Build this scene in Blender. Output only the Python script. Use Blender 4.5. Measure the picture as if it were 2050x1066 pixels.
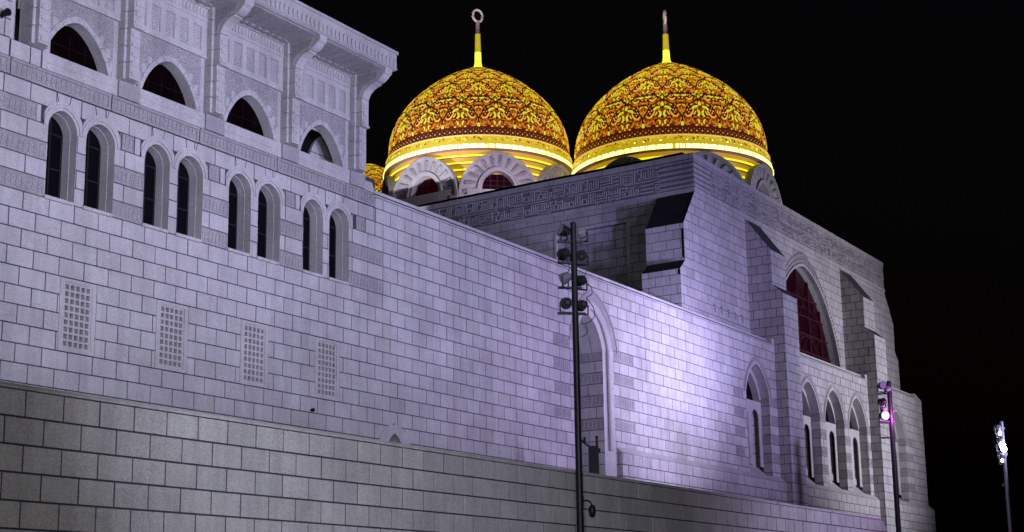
import bpy, math, random
from mathutils import Matrix, Vector

# ------------------------------------------------------------------ scene, camera, world, lights
S = bpy.context.scene
for o in list(bpy.data.objects):
    bpy.data.objects.remove(o)
C = S.collection
S.view_settings.view_transform = 'Standard'
S.view_settings.look = 'None'
S.view_settings.gamma = 1
S.view_settings.use_curve_mapping = False
S.view_settings.exposure = 1.0

PITCH, YAW, ROLL = 0.205563344, 1.00287818, -0.0151491968
fw = Vector((math.sin(YAW)*math.cos(PITCH), math.cos(YAW)*math.cos(PITCH), math.sin(PITCH)))
rt0 = Vector((math.cos(YAW), -math.sin(YAW), 0)); up0 = rt0.cross(fw)
cr, sr = math.cos(ROLL), math.sin(ROLL)
rt = cr*rt0 + sr*up0; up = -sr*rt0 + cr*up0
cd = bpy.data.cameras.new('camera'); cam = bpy.data.objects.new('camera', cd); C.objects.link(cam)
cam.matrix_world = Matrix(((rt.x, up.x, -fw.x, 0), (rt.y, up.y, -fw.y, 0), (rt.z, up.z, -fw.z, 0), (0, 0, 0, 1)))
cd.sensor_fit = 'HORIZONTAL'; cd.sensor_width = 36
cd.lens = 2967.3367/2050*36
cd.shift_y = (635.365-533)/2050
cd.clip_start = .1; cd.clip_end = 3000
S.camera = cam

W = bpy.data.worlds.new('World'); S.world = W; W.use_nodes = True
nt = W.node_tree; bg = nt.nodes['Background']
sky = nt.nodes.new('ShaderNodeTexSky'); sky.sky_type = 'NISHITA'; sky.sun_disc = False
sky.sun_elevation = math.radians(-4); sky.sun_rotation = math.radians(200)
nt.links.new(sky.outputs[0], bg.inputs[0]); bg.inputs[1].default_value = 0.05

# faint sun lamp added as ambient fill, not a real moon
sd = bpy.data.lights.new('ambient_fill', 'SUN'); sd.energy = .012; sd.angle = math.radians(10); sd.color = (.75, .8, 1)
so = bpy.data.objects.new('ambient_fill', sd); C.objects.link(so); so.rotation_euler = (math.radians(50), 0, math.radians(60))

def spot(name, loc, aim, watt, col, size, blend=1.0, rad=.25):
    d = bpy.data.lights.new(name, 'SPOT'); d.energy = watt; d.color = col
    d.spot_size = math.radians(size); d.spot_blend = blend; d.shadow_soft_size = rad
    o = bpy.data.objects.new(name, d); C.objects.link(o); o.location = loc
    o.rotation_euler = (Vector(aim)-Vector(loc)).to_track_quat('-Z', 'Y').to_euler()
    return o
LIL = (.74, .70, 1.0); VIO = (.50, .45, 1.0); WHT = (.86, .86, 1.0); GRY = (.93, 1.0, .98)
# floodlights on masts out of frame, level with the masts in view and aimed up at the walls
for x_, ax_, e_, c_ in ((11, 17, 9300, (.70, .69, 1)), (21, 26.5, 8700, (.66, .65, 1)), (30, 35.5, 7200, (.60, .60, 1)), (39, 45, 5800, (.54, .53, 1))):
    spot('floodlight_or_fill_beam', (x_, 5.0, 8.5), (ax_, 28, 14.8), e_, c_, 64, rad=1.5)
# floodlights near the masts in view, plus one added fill: the long wall, the hall's left flank, the hall front
spot('floodlight_or_fill_beam', (48.0, 8.0, 8.3), (53, 28, 9.8), 5200, (.55, .47, 1.0), 66, rad=.6)
spot('floodlight_or_fill_beam', (53.0, 17.6, 7.9), (62, 33.5, 17.0), 4200, (.46, .42, 1.0), 60, rad=.2)
spot('floodlight_or_fill_beam', (54.3, 15.2, 7.6), (55.6, 28, 10.9), 6400, (.68, .62, 1.0), 64, rad=.4)
spot('floodlight_or_fill_beam', (63.5, 6.0, 8.0), (66.0, 29, 15.0), 8200, (.55, .51, 1), 62, rad=.4)
spot('floodlight_or_fill_beam', (36.0, 20.0, 9.0), (62.2, 40.0, 18.0), 600, (.52, .50, 1), 44, rad=.6)  # added fill that brightens the flank, no mast stands here
spot('floodlight_or_fill_beam', (80.0, 8.0, 7.5), (81, 29, 13.0), 11500, (.82, .80, 1), 72, rad=.4)
# retaining wall: one floodlight grazing its top, street light from behind the viewer
spot('floodlight_or_fill_beam', (9.5, 5.5, 7.5), (22.6, 17.5, 3.8), 4600, (.74, .76, 1.0), 52, rad=.4)
spot('street_light_beam', (0, 0, 5), (31, 17.5, 2.8), 4600, (.93, .94, 1), 66, rad=.4)
spot('floodlight_or_fill_beam', (46.5, 6.0, 6.5), (46.0, 17.5, 2.2), 2600, (.66, .60, 1), 84, rad=.3)
# unseen up-lights added to brighten the dome gables and spires
spot('floodlight_or_fill_beam', (64.6, 39.5, 22.9), (69.5, 45.5, 25.2), 800, (.85, .70, 1), 110, rad=.2)
spot('floodlight_or_fill_beam', (50, 46, 14.2), (66.5, 48, 25.5), 14000, (.86, .80, 1), 22, rad=.2)
spot('floodlight_or_fill_beam', (46.0, 33.0, 14.2), (72, 48.15, 37.0), 15000, (1, .86, .9), 12, rad=.2)
spot('floodlight_or_fill_beam', (48.0, 30.0, 14.2), (75.85, 37.13, 35.6), 15000, (1, .86, .9), 12, rad=.2)
spot('floodlight_or_fill_beam', (78.3, 29.9, 22.5), (80.6, 33.2, 24.6), 420, (.95, .92, 1), 90, rad=.2)

# ------------------------------------------------------------------ helpers
rnd = random.Random(7)

def mat(name, col, rough=.9, metal=0, emit=None, es=1, spec=.3):
    m = bpy.data.materials.new(name); m.use_nodes = True
    b = m.node_tree.nodes['Principled BSDF']
    b.inputs['Base Color'].default_value = (*col, 1); b.inputs['Roughness'].default_value = rough
    b.inputs['Metallic'].default_value = metal; b.inputs['Specular IOR Level'].default_value = spec
    if emit:
        b.inputs['Emission Color'].default_value = (*emit, 1); b.inputs['Emission Strength'].default_value = es
    return m

def stonemat(name, col, tint=True, grain=.28, bump=.35, carved=0, cscale=14):
    m = mat(name, col); N = m.node_tree.nodes; L = m.node_tree.links; b = N['Principled BSDF']
    tc = N.new('ShaderNodeTexCoord'); geo = N.new('ShaderNodeNewGeometry')
    def noise(sc, det=3, ro=.6):
        n = N.new('ShaderNodeTexNoise'); n.inputs['Scale'].default_value = sc; n.inputs['Detail'].default_value = det
        n.inputs['Roughness'].default_value = ro; L.new(geo.outputs['Position'], n.inputs['Vector']); return n
    n1 = noise(34, 2, .8); n2 = noise(.8, 4); n3 = noise(9, 4)
    def ramp(src, lo, hi, p0=.3, p1=.7):
        r = N.new('ShaderNodeMapRange'); r.inputs['From Min'].default_value = p0; r.inputs['From Max'].default_value = p1
        r.inputs['To Min'].default_value = lo; r.inputs['To Max'].default_value = hi; L.new(src, r.inputs['Value']); return r.outputs[0]
    def mul(a, b_):
        x = N.new('ShaderNodeMath'); x.operation = 'MULTIPLY'; L.new(a, x.inputs[0]); L.new(b_, x.inputs[1]); return x.outputs[0]
    mp = N.new('ShaderNodeMapping'); mp.inputs['Scale'].default_value = (2.2, 2.2, .16); L.new(geo.outputs['Position'], mp.inputs['Vector'])
    n4 = N.new('ShaderNodeTexNoise'); n4.inputs['Scale'].default_value = 1.6; n4.inputs['Detail'].default_value = 5; n4.inputs['Roughness'].default_value = .65; L.new(mp.outputs[0], n4.inputs['Vector'])
    f = mul(mul(mul(ramp(n4.outputs[0], .88, 1.04, .35, .62), ramp(n1.outputs[0], 1-grain, 1+grain)), ramp(n2.outputs[0], .84, 1.10)), ramp(n3.outputs[0], .93, 1.06))
    h = n1.outputs[0]
    if carved:
        v = N.new('ShaderNodeTexVoronoi'); v.inputs['Scale'].default_value = cscale; v.feature = 'DISTANCE_TO_EDGE'
        L.new(geo.outputs['Position'], v.inputs['Vector'])
        cr_ = ramp(v.outputs['Distance'], 1-carved, 1.06, .0, .18); f = mul(f, cr_); h = cr_
    vm = N.new('ShaderNodeVectorMath'); vm.operation = 'SCALE'
    if tint:
        a = N.new('ShaderNodeAttribute'); a.attribute_name = 'tint'
        vv = N.new('ShaderNodeVectorMath'); vv.operation = 'MULTIPLY'; vv.inputs[1].default_value = col
        L.new(a.outputs['Color'], vv.inputs[0]); L.new(vv.outputs[0], vm.inputs[0])
    else:
        vm.inputs[0].default_value = col
    L.new(f, vm.inputs['Scale']); L.new(vm.outputs[0], b.inputs['Base Color'])
    bp = N.new('ShaderNodeBump'); bp.inputs['Strength'].default_value = bump if not carved else .8
    bp.inputs['Distance'].default_value = .006 if not carved else .03
    L.new(h, bp.inputs['Height']); L.new(bp.outputs[0], b.inputs['Normal'])
    return m

STC = (.40, .385, .375)
M = {
 'stone': stonemat('cut_stone', STC),
 'plain': stonemat('dressed_stone', STC, tint=False),
 'carved': stonemat('carved_stone', (.37, .355, .35), tint=False, carved=.42, cscale=17),
 'carved2': stonemat('fine_carved_stone', (.36, .345, .34), tint=False, carved=.30, cscale=26),
 'mortar': stonemat('mortar', (.050, .046, .058), tint=False, grain=.2),
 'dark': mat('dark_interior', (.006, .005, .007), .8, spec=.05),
 'glass': mat('dark_glass', (.003, .003, .004), .35, spec=.05),
 'red': mat('red_glass', (.007, .0006, .002), .3, emit=(.30, .002, .06), es=.012, spec=.12),
 'darkred': mat('dark_red_glass', (.0015, .0005, .0006), .5, emit=(.3, .004, .03), es=.002, spec=.03),
 'redbar': mat('red_lit_tracery', (.022, .005, .009), .6, emit=(.5, .01, .05), es=.008),
 'frame': mat('grey_window_frame', (.008, .008, .010), .5),
 'black': mat('black_painted_metal', (.006, .006, .007), .45, 0, spec=.15),
 'steel': mat('galvanised_steel', (.22, .22, .24), .45, .6),
 'pale': mat('white_lamp_housing', (.09, .09, .10), .5),
 'lens': mat('lamp_glass', (.08, .08, .1), .1, spec=.8),
 'magenta': mat('magenta_lit_lamp', (.1, .02, .1), .3, emit=(1, .18, .90), es=2.4),
 'whitelamp': mat('white_lit_lamp', (.2, .2, .2), .3, emit=(.75, .7, 1), es=6),
 'dark_slope': stonemat('dark_slope_stone', (.055, .052, .06), tint=False),  # darker stone for the buttress slopes and coping chamfers
 'lattice': stonemat('shaded_lattice_stone', (.27, .26, .26), tint=False),
 'band': stonemat('dark_band_ground', (.19, .185, .195), tint=False),
 'roof': mat('roofing', (.05, .05, .055), .9),
 'paving': stonemat('paving', (.12, .115, .11), tint=False),
}

class MB:
    def __init__(s): s.v = []; s.f = []; s.t = []; s.m = []
    def poly(s, pts, tint=(1, 1, 1), mi=0):
        i = len(s.v); s.v += [tuple(p) for p in pts]; s.t += [tint]*len(pts); s.f.append(tuple(range(i, i+len(pts)))); s.m.append(mi)
    def prism(s, pl, poly, d0, d1, tint=(1, 1, 1), back=False, mi=0):
        n = len(poly); i = len(s.v)
        s.v += [pl(u, z, d0) for u, z in poly]+[pl(u, z, d1) for u, z in poly]; s.t += [tint]*(2*n)
        s.f.append(tuple(range(i+n, i+2*n))); s.m.append(mi)
        if back: s.f.append(tuple(range(i+n-1, i-1, -1))); s.m.append(mi)
        for k in range(n):
            k2 = (k+1) % n; s.f.append((i+k, i+k2, i+n+k2, i+n+k)); s.m.append(mi)
    def rect(s, pl, u0, u1, z0, z1, d0, d1, **k):
        s.prism(pl, [(u0, z0), (u1, z0), (u1, z1), (u0, z1)], d0, d1, **k)
    def box(s, x0, x1, y0, y1, z0, z1, mi=0):
        s.prism(WORLD, [(x0, z0), (x1, z0), (x1, z1), (x0, z1)], y0, y1, back=True, mi=mi)
    def tube(s, pts, r, n=8, cap=True, mi=0):
        pts = [Vector(p) for p in pts]; i0 = len(s.v); rr = r if isinstance(r, (list, tuple)) else [r]*len(pts)
        for k, p in enumerate(pts):
            t = (pts[min(k+1, len(pts)-1)]-pts[max(k-1, 0)]).normalized()
            a = t.cross(Vector((0, 0, 1)))
            if a.length < 1e-3: a = Vector((1, 0, 0))
            a.normalize(); b = t.cross(a)
            for j in range(n):
                w = 2*math.pi*j/n; s.v.append(tuple(p+(a*math.cos(w)+b*math.sin(w))*rr[k])); s.t.append((1, 1, 1))
        for k in range(len(pts)-1):
            for j in range(n):
                j2 = (j+1) % n; s.f.append((i0+k*n+j, i0+k*n+j2, i0+(k+1)*n+j2, i0+(k+1)*n+j)); s.m.append(mi)
        if cap:
            s.f.append(tuple(i0+j for j in range(n))); s.m.append(mi)
            s.f.append(tuple(i0+(len(pts)-1)*n+j for j in range(n-1, -1, -1))); s.m.append(mi)
    def lathe(s, prof, c=(0, 0, 0), n=64, mi=0):
        i0 = len(s.v)
        for r, z in prof:
            for j in range(n):
                w = 2*math.pi*j/n; s.v.append((c[0]+r*math.cos(w), c[1]+r*math.sin(w), c[2]+z)); s.t.append((1, 1, 1))
        for k in range(len(prof)-1):
            for j in range(n):
                j2 = (j+1) % n; s.f.append((i0+k*n+j, i0+k*n+j2, i0+(k+1)*n+j2, i0+(k+1)*n+j)); s.m.append(mi)
    def mesh(s, name, mats, tint=False, smooth=False):
        me = bpy.data.meshes.new(name); me.from_pydata(s.v, [], s.f)
        for m_ in (mats if isinstance(mats, (list, tuple)) else [mats]): me.materials.append(m_)
        me.polygons.foreach_set('material_index', s.m)
        if tint:
            a = me.attributes.new('tint', 'FLOAT_COLOR', 'POINT')
            a.data.foreach_set('color', [c for t in s.t for c in (*t, 1.0)])
        if smooth: me.polygons.foreach_set('use_smooth', [True]*len(me.polygons))
        me.update(); return me
    def build(s, name, mats, parent=None, tint=False, smooth=False, loc=None):
        if not s.v: return None
        o = bpy.data.objects.new(name, s.mesh(name, mats, tint, smooth)); C.objects.link(o)
        if parent:
            o.parent = parent
            if parent.type == 'EMPTY' and loc is None: o.location = -Vector(parent.location)
        if loc: o.location = loc
        return o

class Plane:
    def __init__(s, o, U, n): s.o = Vector(o); s.U = Vector(U); s.n = Vector(n)
    def __call__(s, u, z, d=0):
        p = s.o+s.U*u+s.n*d; return (p.x, p.y, p.z+z)
WORLD = Plane((0, 0, 0), (1, 0, 0), (0, 1, 0))
def front(Y): return Plane((0, Y, 0), (1, 0, 0), (0, -1, 0))      # faces the viewer's side (-Y)
def flank(X): return Plane((X, 0, 0), (0, -1, 0), (-1, 0, 0))     # faces -X; u = -Y

def thing(name, label, cat, loc=(0, 0, 0), group=None):
    o = bpy.data.objects.new(name, None); C.objects.link(o); o.location = loc
    o['label'] = label; o['category'] = cat
    if group: o['group'] = group
    o.empty_display_size = .5
    return o
def struct(o): o['kind'] = 'structure'; return o

def arc(w, h):
    c = (h*h-w*w)/(2*w); R = w+c
    return c, R
def arch_half(z, w, h, k=0):                       # half width of a pointed arch at height z above the springing
    if z <= 0: return w
    if z >= h: return 0
    c, R = arc(w, h); return (1-k)*max(0, math.sqrt(max(0, R*R-z*z))-c)+k*w*(1-z/h)
def arch_pts(cx, zs, w, h, n=14, kk=0):             # left springing -> apex -> right springing
    c, R = arc(w, h); th = math.asin(min(1, h/R)) if c > -w else math.pi/2
    P = []
    for k in range(n+1):
        a = th*k/n; z_ = R*math.sin(a); P.append(((1-kk)*(R*math.cos(a)-c)+kk*w*(1-z_/h), z_))
    return [(cx-x, zs+z) for x, z in P]+[(cx+x, zs+z) for x, z in reversed(P[:-1])]
def hole(cx, zb, zs, w, h, k=0):
    return dict(c=cx, z0=zb, z1=zs+h, l=lambda z: cx-arch_half(z-zs, w, h, k), r=lambda z: cx+arch_half(z-zs, w, h, k), x0=cx-w, x1=cx+w, zs=zs)
def rhole(x0, x1, z0, z1):
    c = (x0+x1)/2
    return dict(c=c, z0=z0, z1=z1, l=lambda z: x0, r=lambda z: x1, x0=x0, x1=x1, zs=z1)

def grow(h, e=.008):
    h = dict(h); l, r = h['l'], h['r']; h['l'] = lambda z: l(z)-e; h['r'] = lambda z: r(z)+e
    h['x0'] -= e; h['x1'] += e
    return h
def cut(x0, x1, z0, z1, L, R, holes, out):
    """pieces of the rectangle that lie between L(z) and R(z) and outside the holes"""
    for i, h in enumerate(holes):
        if h['x1'] > x0 and h['x0'] < x1 and h['z1'] > z0+.01 and h['z0'] < z1-.01:
            if h['z1'] < z1-.04 and h['zs'] == h['z1']:
                cut(x0, x1, h['z1'], z1, L, R, holes, out); z1 = h['z1']
            if h['z0'] > z0+.04:
                cut(x0, x1, z0, h['z0'], L, R, holes, out); z0 = h['z0']
            rest = holes[i+1:]
            def Rl(z, h=h, R=R):
                return min(R(z), h['l'](z) if z <= h['z1'] else h['c'])
            def Lr(z, h=h, L=L):
                return max(L(z), h['r'](z) if z <= h['z1'] else h['c'])
            if h['z1'] < z1 and h['l'](h['z1']-1e-4) > h['c']-.05 and (h['z1']-z0) < .5*(z1-z0) and x0 < h['c'] < x1:
                pass
            cut(x0, min(x1, h['c']), z0, z1, L, Rl, rest, out)
            cut(max(x0, h['c']), x1, z0, z1, Lr, R, rest, out)
            return
    if x1-x0 < .03 or z1-z0 < .03: return
    n = 9; zs = [z0+(z1-z0)*k/n for k in range(n+1)]
    lr = [(max(x0, L(z)), min(x1, R(z)), z) for z in zs]
    lr = [q for q in lr if q[1]-q[0] > .012]
    if len(lr) < 2: return
    ls = [(l, z) for l, r, z in lr]; rs = [(r, z) for l, r, z in lr]
    def simp(p):
        o = [p[0]]
        for k in range(1, len(p)-1):
            (a, b), (c, d), (e, f) = o[-1], p[k], p[k+1]
            t = (d-b)/(f-b) if f != b else 0
            if abs(a+(e-a)*t-c) > .002: o.append(p[k])
        o.append(p[-1]); return o
    out.append(simp(rs)+simp(ls)[::-1])

INF = 1e9
class Masonry:
    def __init__(s, root, name='stone', limit=300): s.root = root; s.rec = []; s.core = MB(); s.name = name; s.limit = limit; s.cache = {}
    def lay(s, pl, u0, u1, zs, length, holes=(), L=None, R=None, g=.031, phase=0, skip=None, core=True, d=0, thick=.010, bond=.5, dark=.085):
        L = L or (lambda z: -INF); R = R or (lambda z: INF); holes = list(holes)
        for k in range(len(zs)-1):
            za, zb = zs[k], zs[k+1]
            if core and True:
                out = []; cut(u0+.004, u1-.004, za, zb, L, R, [grow(h) for h in holes], out)
                for p in out: s.core.prism(pl, p, d-.14, d-thick)
            off = phase+(bond*length if k % 2 else 0)
            i = math.floor((u0-off)/length)
            while off+i*length < u1:
                a = max(u0, off+i*length); b = min(u1, off+(i+1)*length); i += 1
                if b-a < .05: continue
                if skip and skip((a+b)/2, (za+zb)/2): continue
                out = []; cut(a+g/2, b-g/2, za+g/2, zb-g/2, L, R, holes, out)
                for p in out: s.add(pl, p, d, thick, dark)
    def add(s, pl, p, d=0, thick=.03, dark=.06):
        t = 1+rnd.uniform(-dark, dark*.7)+(-.10 if rnd.random() < .08 else 0)
        w = rnd.uniform(-.012, .012)
        pr = rnd.choice((0, .002, .004, .007))
        s.rec.append((pl, p, d-thick, d+pr, (t+w, t, t-w)))
    def finish(s, coremat='mortar'):
        def score(r):
            pl, p = r[0], r[1]; us = [q[0] for q in p]; zz = [q[1] for q in p]
            c = Vector(pl(sum(us)/len(us), sum(zz)/len(zz)))
            v = c.normalized(); q = (c.dot(rt)/c.dot(fw), c.dot(up)/c.dot(fw))
            vis = abs(q[0]) < .37 and -.17 < q[1] < .24
            return -(max(us)-min(us))*(max(zz)-min(zz))*abs(v.dot(pl.n))/c.length_squared*(1 if vis else .01)
        s.rec.sort(key=score)
        variants = {}
        for k, (pl, p, d0, d1, t) in enumerate(s.rec[:s.limit]):
            us = [q[0] for q in p]; zz = [q[1] for q in p]; u0, z0 = min(us), min(zz)
            o3 = Vector(pl(u0, z0, 0)); key = (tuple(pl.n), round(d0, 3), tuple((round(a-u0, 3), round(b-z0, 3)) for a, b in p))
            vs = variants.setdefault(key, [])
            if len(p) == 4 and len(vs) >= 8: me = rnd.choice(vs)
            else:
                mb = MB(); loc = Plane((0, 0, 0), pl.U, pl.n)
                mb.prism(loc, [(a-u0, b-z0) for a, b in p], d0, d1, t); me = mb.mesh(s.name, M['stone'], tint=True); vs.append(me)
            o = bpy.data.objects.new(s.name, me); C.objects.link(o); o.parent = s.root; o.location = o3-s.root.location
        mb = MB()
        for pl, p, d0, d1, t in s.rec[s.limit:]: mb.prism(pl, p, d0, d1, t)
        o = mb.build('stonework', M['stone'], s.root, tint=True)
        if o: o['kind'] = 'stuff'
        s.core.build('wall_core', M[coremat], s.root)

def reveal(mb, pl, pts, d0, d1, mi=0):
    for a, b in zip(pts, pts[1:]):
        mb.poly([pl(a[0], a[1], d0), pl(b[0], b[1], d0), pl(b[0], b[1], d1), pl(a[0], a[1], d1)], mi=mi)
def fan(mb, pl, pts, d, mi=0): mb.poly([pl(u, z, d) for u, z in pts], mi=mi)
def ring_piece(A, B, k0, k1, g=0):
    return A[k0:k1+1]+B[k0:k1+1][::-1]
def moulding(mb, pl, A, B, d0, d1):
    for k in range(len(A)-1): mb.prism(pl, [A[k], A[k+1], B[k+1], B[k]], d0, d1)

CR = .459
def zc(k): return 13.98-CR*k

# ------------------------------------------------------------------ ground, terrace
gb = MB(); gb.poly([(-400, -400, -1.6), (900, -400, -1.6), (900, 900, -1.6), (-400, 900, -1.6)])
g_ = gb.build('ground', M['paving']); struct(g_)
tb = MB(); tb.poly([(-40, 17.85, 3.3), (51.2, 17.85, 3.3), (51.2, 27.9, 3.3), (-40, 27.9, 3.3)])
struct(tb.build('terrace', M['paving']))

# ------------------------------------------------------------------ retaining wall
rw = thing('retaining_wall', 'long grey retaining wall of big squared blocks in front of the mosque, darker than the walls behind', 'wall', (20, 17.5, -1.6))
RC = .4025
ms = Masonry(rw)
P = front(17.5)
Lw = lambda z: -INF
Rw = lambda z: 51.6+min(1.5, max(0, (3.50-z)*1.35))
zl = [3.48-RC*k for k in range(12)][::-1]
ms.lay(P, 9.0, 51.6+2.0, zl, .703, R=Rw, g=.032, phase=.15, dark=.07, thick=.006)
ms.finish()
# coping stones, rounded and slightly set back
cb = 9.0; n = 0
while cb < 51.5:
    mb = MB(); prof = [(0, 0), (0, .035), (.05, .075+.006*rnd.random()), (.30, .085), (.30, 0)]
    L_ = min(.90, 51.6-cb); g = .018
    vv = [(-y_, z_) for y_, z_ in prof]
    for (a, b), (c, d) in zip(vv, vv[1:]):
        mb.poly([(0, -a, b), (L_-g, -a, b), (L_-g, -c, d), (0, -c, d)])
    mb.poly([(0, -a, b) for a, b in vv]); mb.poly([(L_-g, -a, b) for a, b in vv])
    o = mb.build('coping_stone', M['plain'], rw, loc=Vector((cb, 17.5+.012+rnd.uniform(0, .012), 3.49))-rw.location)
    cb += .90
mb = MB(); mb.box(-40, 51.55, 17.66, 17.95, -1.6, 3.47); mb.box(-40, 8.98, 17.5, 17.66, -1.6, 3.52)
mb.box(51.55, 53.1, 17.66, 18.4, -1.6, 2.4); mb.build('wall_core', M['mortar'], rw)

# ------------------------------------------------------------------ gallery wing (plane Y = 28)
gw = thing('gallery_wing', 'long pale stone mosque wing with arched gallery and deep bracketed eaves at the top left', 'building', (45, 28, 3.3))
P = front(28)
ms = Masonry(gw)
BAY = 3.163
ZC = [zc(k) for k in range(22)]                # course lines going down
holes = []; slits = []
for i in range(0, 4):
    x = 24.15+BAY*i
    holes.append(rhole(x-.58, x+.58, zc(16), zc(12)))
pair = []
for i in range(0, 4):
    for a, b in ((22.97, 23.87), (24.17, 25.11)):
        pair.append(((a+b)/2+BAY*i, (b-a)/2))
for cx, w in pair: holes.append(hole(cx, zc(8), zc(4)-.02, w, .50))
carv = []
# carved strips beside the paired windows
for i in range(0, 4):
    for k in (5, 7): carv.append((25.11+BAY*i+.02, 22.97+BAY*(i+1)-.02, zc(k+1), zc(k)))
    carv.append((25.33+BAY*i, 25.75+BAY*i, zc(4), zc(3)))
carv[-3] = (25.11+BAY*3+.02, 36.35, zc(6), zc(5)); carv[-2] = (25.11+BAY*3+.02, 36.35, zc(8), zc(7)); carv[-1] = (34.95, 35.4, zc(4), zc(3))
for k, r_ in ((3, 22.62), (5, 22.93), (7, 22.93)): carv.append((r_-2.2, r_, zc(k+1), zc(k)))
# carved strips beside the tall niche
for k in (7, 9, 11, 13):
    carv.append((46.72, 47.94, zc(k+1), zc(k))); carv.append((51.38, 53.05, zc(k+1), zc(k)))
for k in (7, 9, 11, 13):
    carv.append((62.9, 63.98, zc(k+1), zc(k)) if k < 13 else (62.9, 63.9, zc(14), zc(13)))
    carv.append((67.2, 68.06, zc(k+1), zc(k)))
skipc = lambda u, z: any(a < u < b and c < z < d for a, b, c, d in carv)
niche_o = hole(49.8, 3.0, 10.66, 1.93, 2.29, .2)      # outer line of the arch mould
holes_r = [dict(c=49.8, z0=10.66, z1=12.95, l=niche_o['l'], r=niche_o['r'], x0=47.87, x1=51.73, zs=10.66),
           rhole(48.25, 51.35, 3.0, 10.66)]
lan = hole(65.72, zc(16)+.02, 10.70, 1.78, 1.90, .28)
holes_r += [dict(c=65.72, z0=10.70, z1=12.60, l=lan['l'], r=lan['r'], x0=63.94, x1=67.5, zs=10.70), rhole(64.34, 67.10, 6.62, 10.70)]
door = hole(36.93, 3.0, 5.35, .85, .90)
holes_r.append(door)
cr_holes = [rhole(a, b, c, d) for a, b, c, d in carv]
low = [zc(k) for k in range(8, 24)][::-1]; low[0] = 3.3
allh = holes+holes_r
ms.lay(P, 14.0, 68.08, [z for z in [zc(k) for k in range(23, 7, -1)]], .776, allh+cr_holes, phase=.62, core=False)
ms.lay(P, 14.0, 68.08, [zc(k) for k in range(23, 7, -1)], 200, allh, phase=-60, core=True, skip=lambda u, z: True)
ms.lay(P, 14.0, 68.08, [zc(k) for k in range(8, 3, -1)], .776, allh+cr_holes, phase=.62+.388, core=False)
ms.lay(P, 14.0, 68.08, [zc(k) for k in range(8, 3, -1)], 200, allh, skip=lambda u, z: True)
ms.lay(P, 21.74, 68.08, [zc(4), zc(3), zc(2), zc(1)], 200, allh, skip=lambda u, z: True)
# course of tall blocks with keystones above the windows
ms.lay(P, 14.0, 35.9, [zc(3), zc(2)], .79, allh+cr_holes, phase=.28, core=False)
ms.lay(P, 14.0, 35.9, [zc(4), zc(3)], .79, allh+cr_holes, phase=.66, core=False, skip=lambda u, z: True)
ms.lay(P, 14, 22.75, [zc(4), zc(3)], .776, cr_holes, phase=.3, core=False)
ms.lay(P, 35.9, 68.08, [zc(4), zc(3), zc(2), 13.42], .776, allh+cr_holes, phase=.62+.0, core=False)
ms.lay(P, 14.0, 18.86, [zc(2), zc(1)], .776, [], phase=.2, core=False)
ms.lay(P, 14.0, 21.72, [zc(1), zc(0), 14.44, 14.9, 15.36, 15.82, 16.28, 16.74, 17.2, 17.66], .776, [], phase=.2, core=False)
mb = MB(); mb.box(14.0, 21.72, 28.012, 28.3, zc(4), 17.7); mb.build('wall_core', M['mortar'], gw)
ms.lay(P, 22.2, 35.9, [zc(2), zc(1), zc(0)], 300, [], skip=lambda u, z: True)
ms.lay(P, 35.9, 68.08, [zc(1)-.02, 13.42], 300, [], skip=lambda u, z: True)

def carved_block(u0, u1, z0, z1, pl=P, nb=None, name='carved_stone', parent=None, d=0, mk='carved2'):
    mb = MB(); g = .013
    mb.rect(pl, u0+g, u1-g, z0+g, z1-g, d-.03, d-.008)
    W_ = u1-u0; f = .045
    for a, b, c, e in ((u0+g, u1-g, z0+g, z0+f), (u0+g, u1-g, z1-f, z1-g), (u0+g, u0+f, z0+f, z1-f), (u1-f, u1-g, z0+f, z1-f)):
        mb.rect(pl, a, b, c, e, d-.008, d+.004)
    n = nb or max(2, int(W_/.16))
    for q in range(n):
        c = u0+.07+(W_-.14)*(q+.5)/n; hw = (W_-.14)/n*.28
        mb.prism(pl, [(c-hw, z0+.10), (c+hw*.2, z0+.09), (c+hw, z1-.12), (c-hw*.3, z1-.09)], d-.008, d+.006)
    return mb.build(name, M[mk], parent or gw)
for a, b, c, d_ in carv: carved_block(a, b, c, d_)

# window panes, deep reveals and archivolts of the paired windows
def archwin(cx, w, z0, zs, h, root, pl=P, depth=.5, glassd=.5, dr=.0):
    pts = [(cx-w, z0)]+arch_pts(cx, zs, w, h, 8)+[(cx+w, z0)]
    pin = [(cx-w*.97, z0)]+arch_pts(cx, zs, w*.97, h*.97, 8)+[(cx+w*.97, z0)]
    mb = MB(); reveal(mb, pl, pts, 0, -.24)
    for a, b, c, e in zip(pts, pts[1:], pin, pin[1:]): mb.poly([pl(*a, -.24), pl(*b, -.24), pl(*e, -.24), pl(*c, -.24)])
    reveal(mb, pl, pin, -.24, -depth); mb.poly([pl(cx-w, z0, 0), pl(cx+w, z0, 0), pl(cx+w, z0, -depth), pl(cx-w, z0, -depth)])
    o = mb.build('arched_window', M['plain'], root)
    gbm = MB(); fan(gbm, pl, pin, -glassd); gbm.build('pane', M['glass'], o)
    fb = MB()
    fb.rect(pl, cx-.022, cx+.022, z0, zs+h*.8, -glassd+.005, -glassd+.05)
    for zz in (z0+.02, (z0+zs)/2, zs): fb.rect(pl, cx-w*.86, cx+w*.86, zz, zz+.04, -glassd+.008, -glassd+.04)
    fb.rect(pl, cx-w*.86, cx-w*.76, z0, zs, -glassd+.006, -glassd+.045); fb.rect(pl, cx+w*.76, cx+w*.86, z0, zs, -glassd+.006, -glassd+.045)
    fb.build('window_frame', M['frame'], o)
    return o, pts
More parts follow.
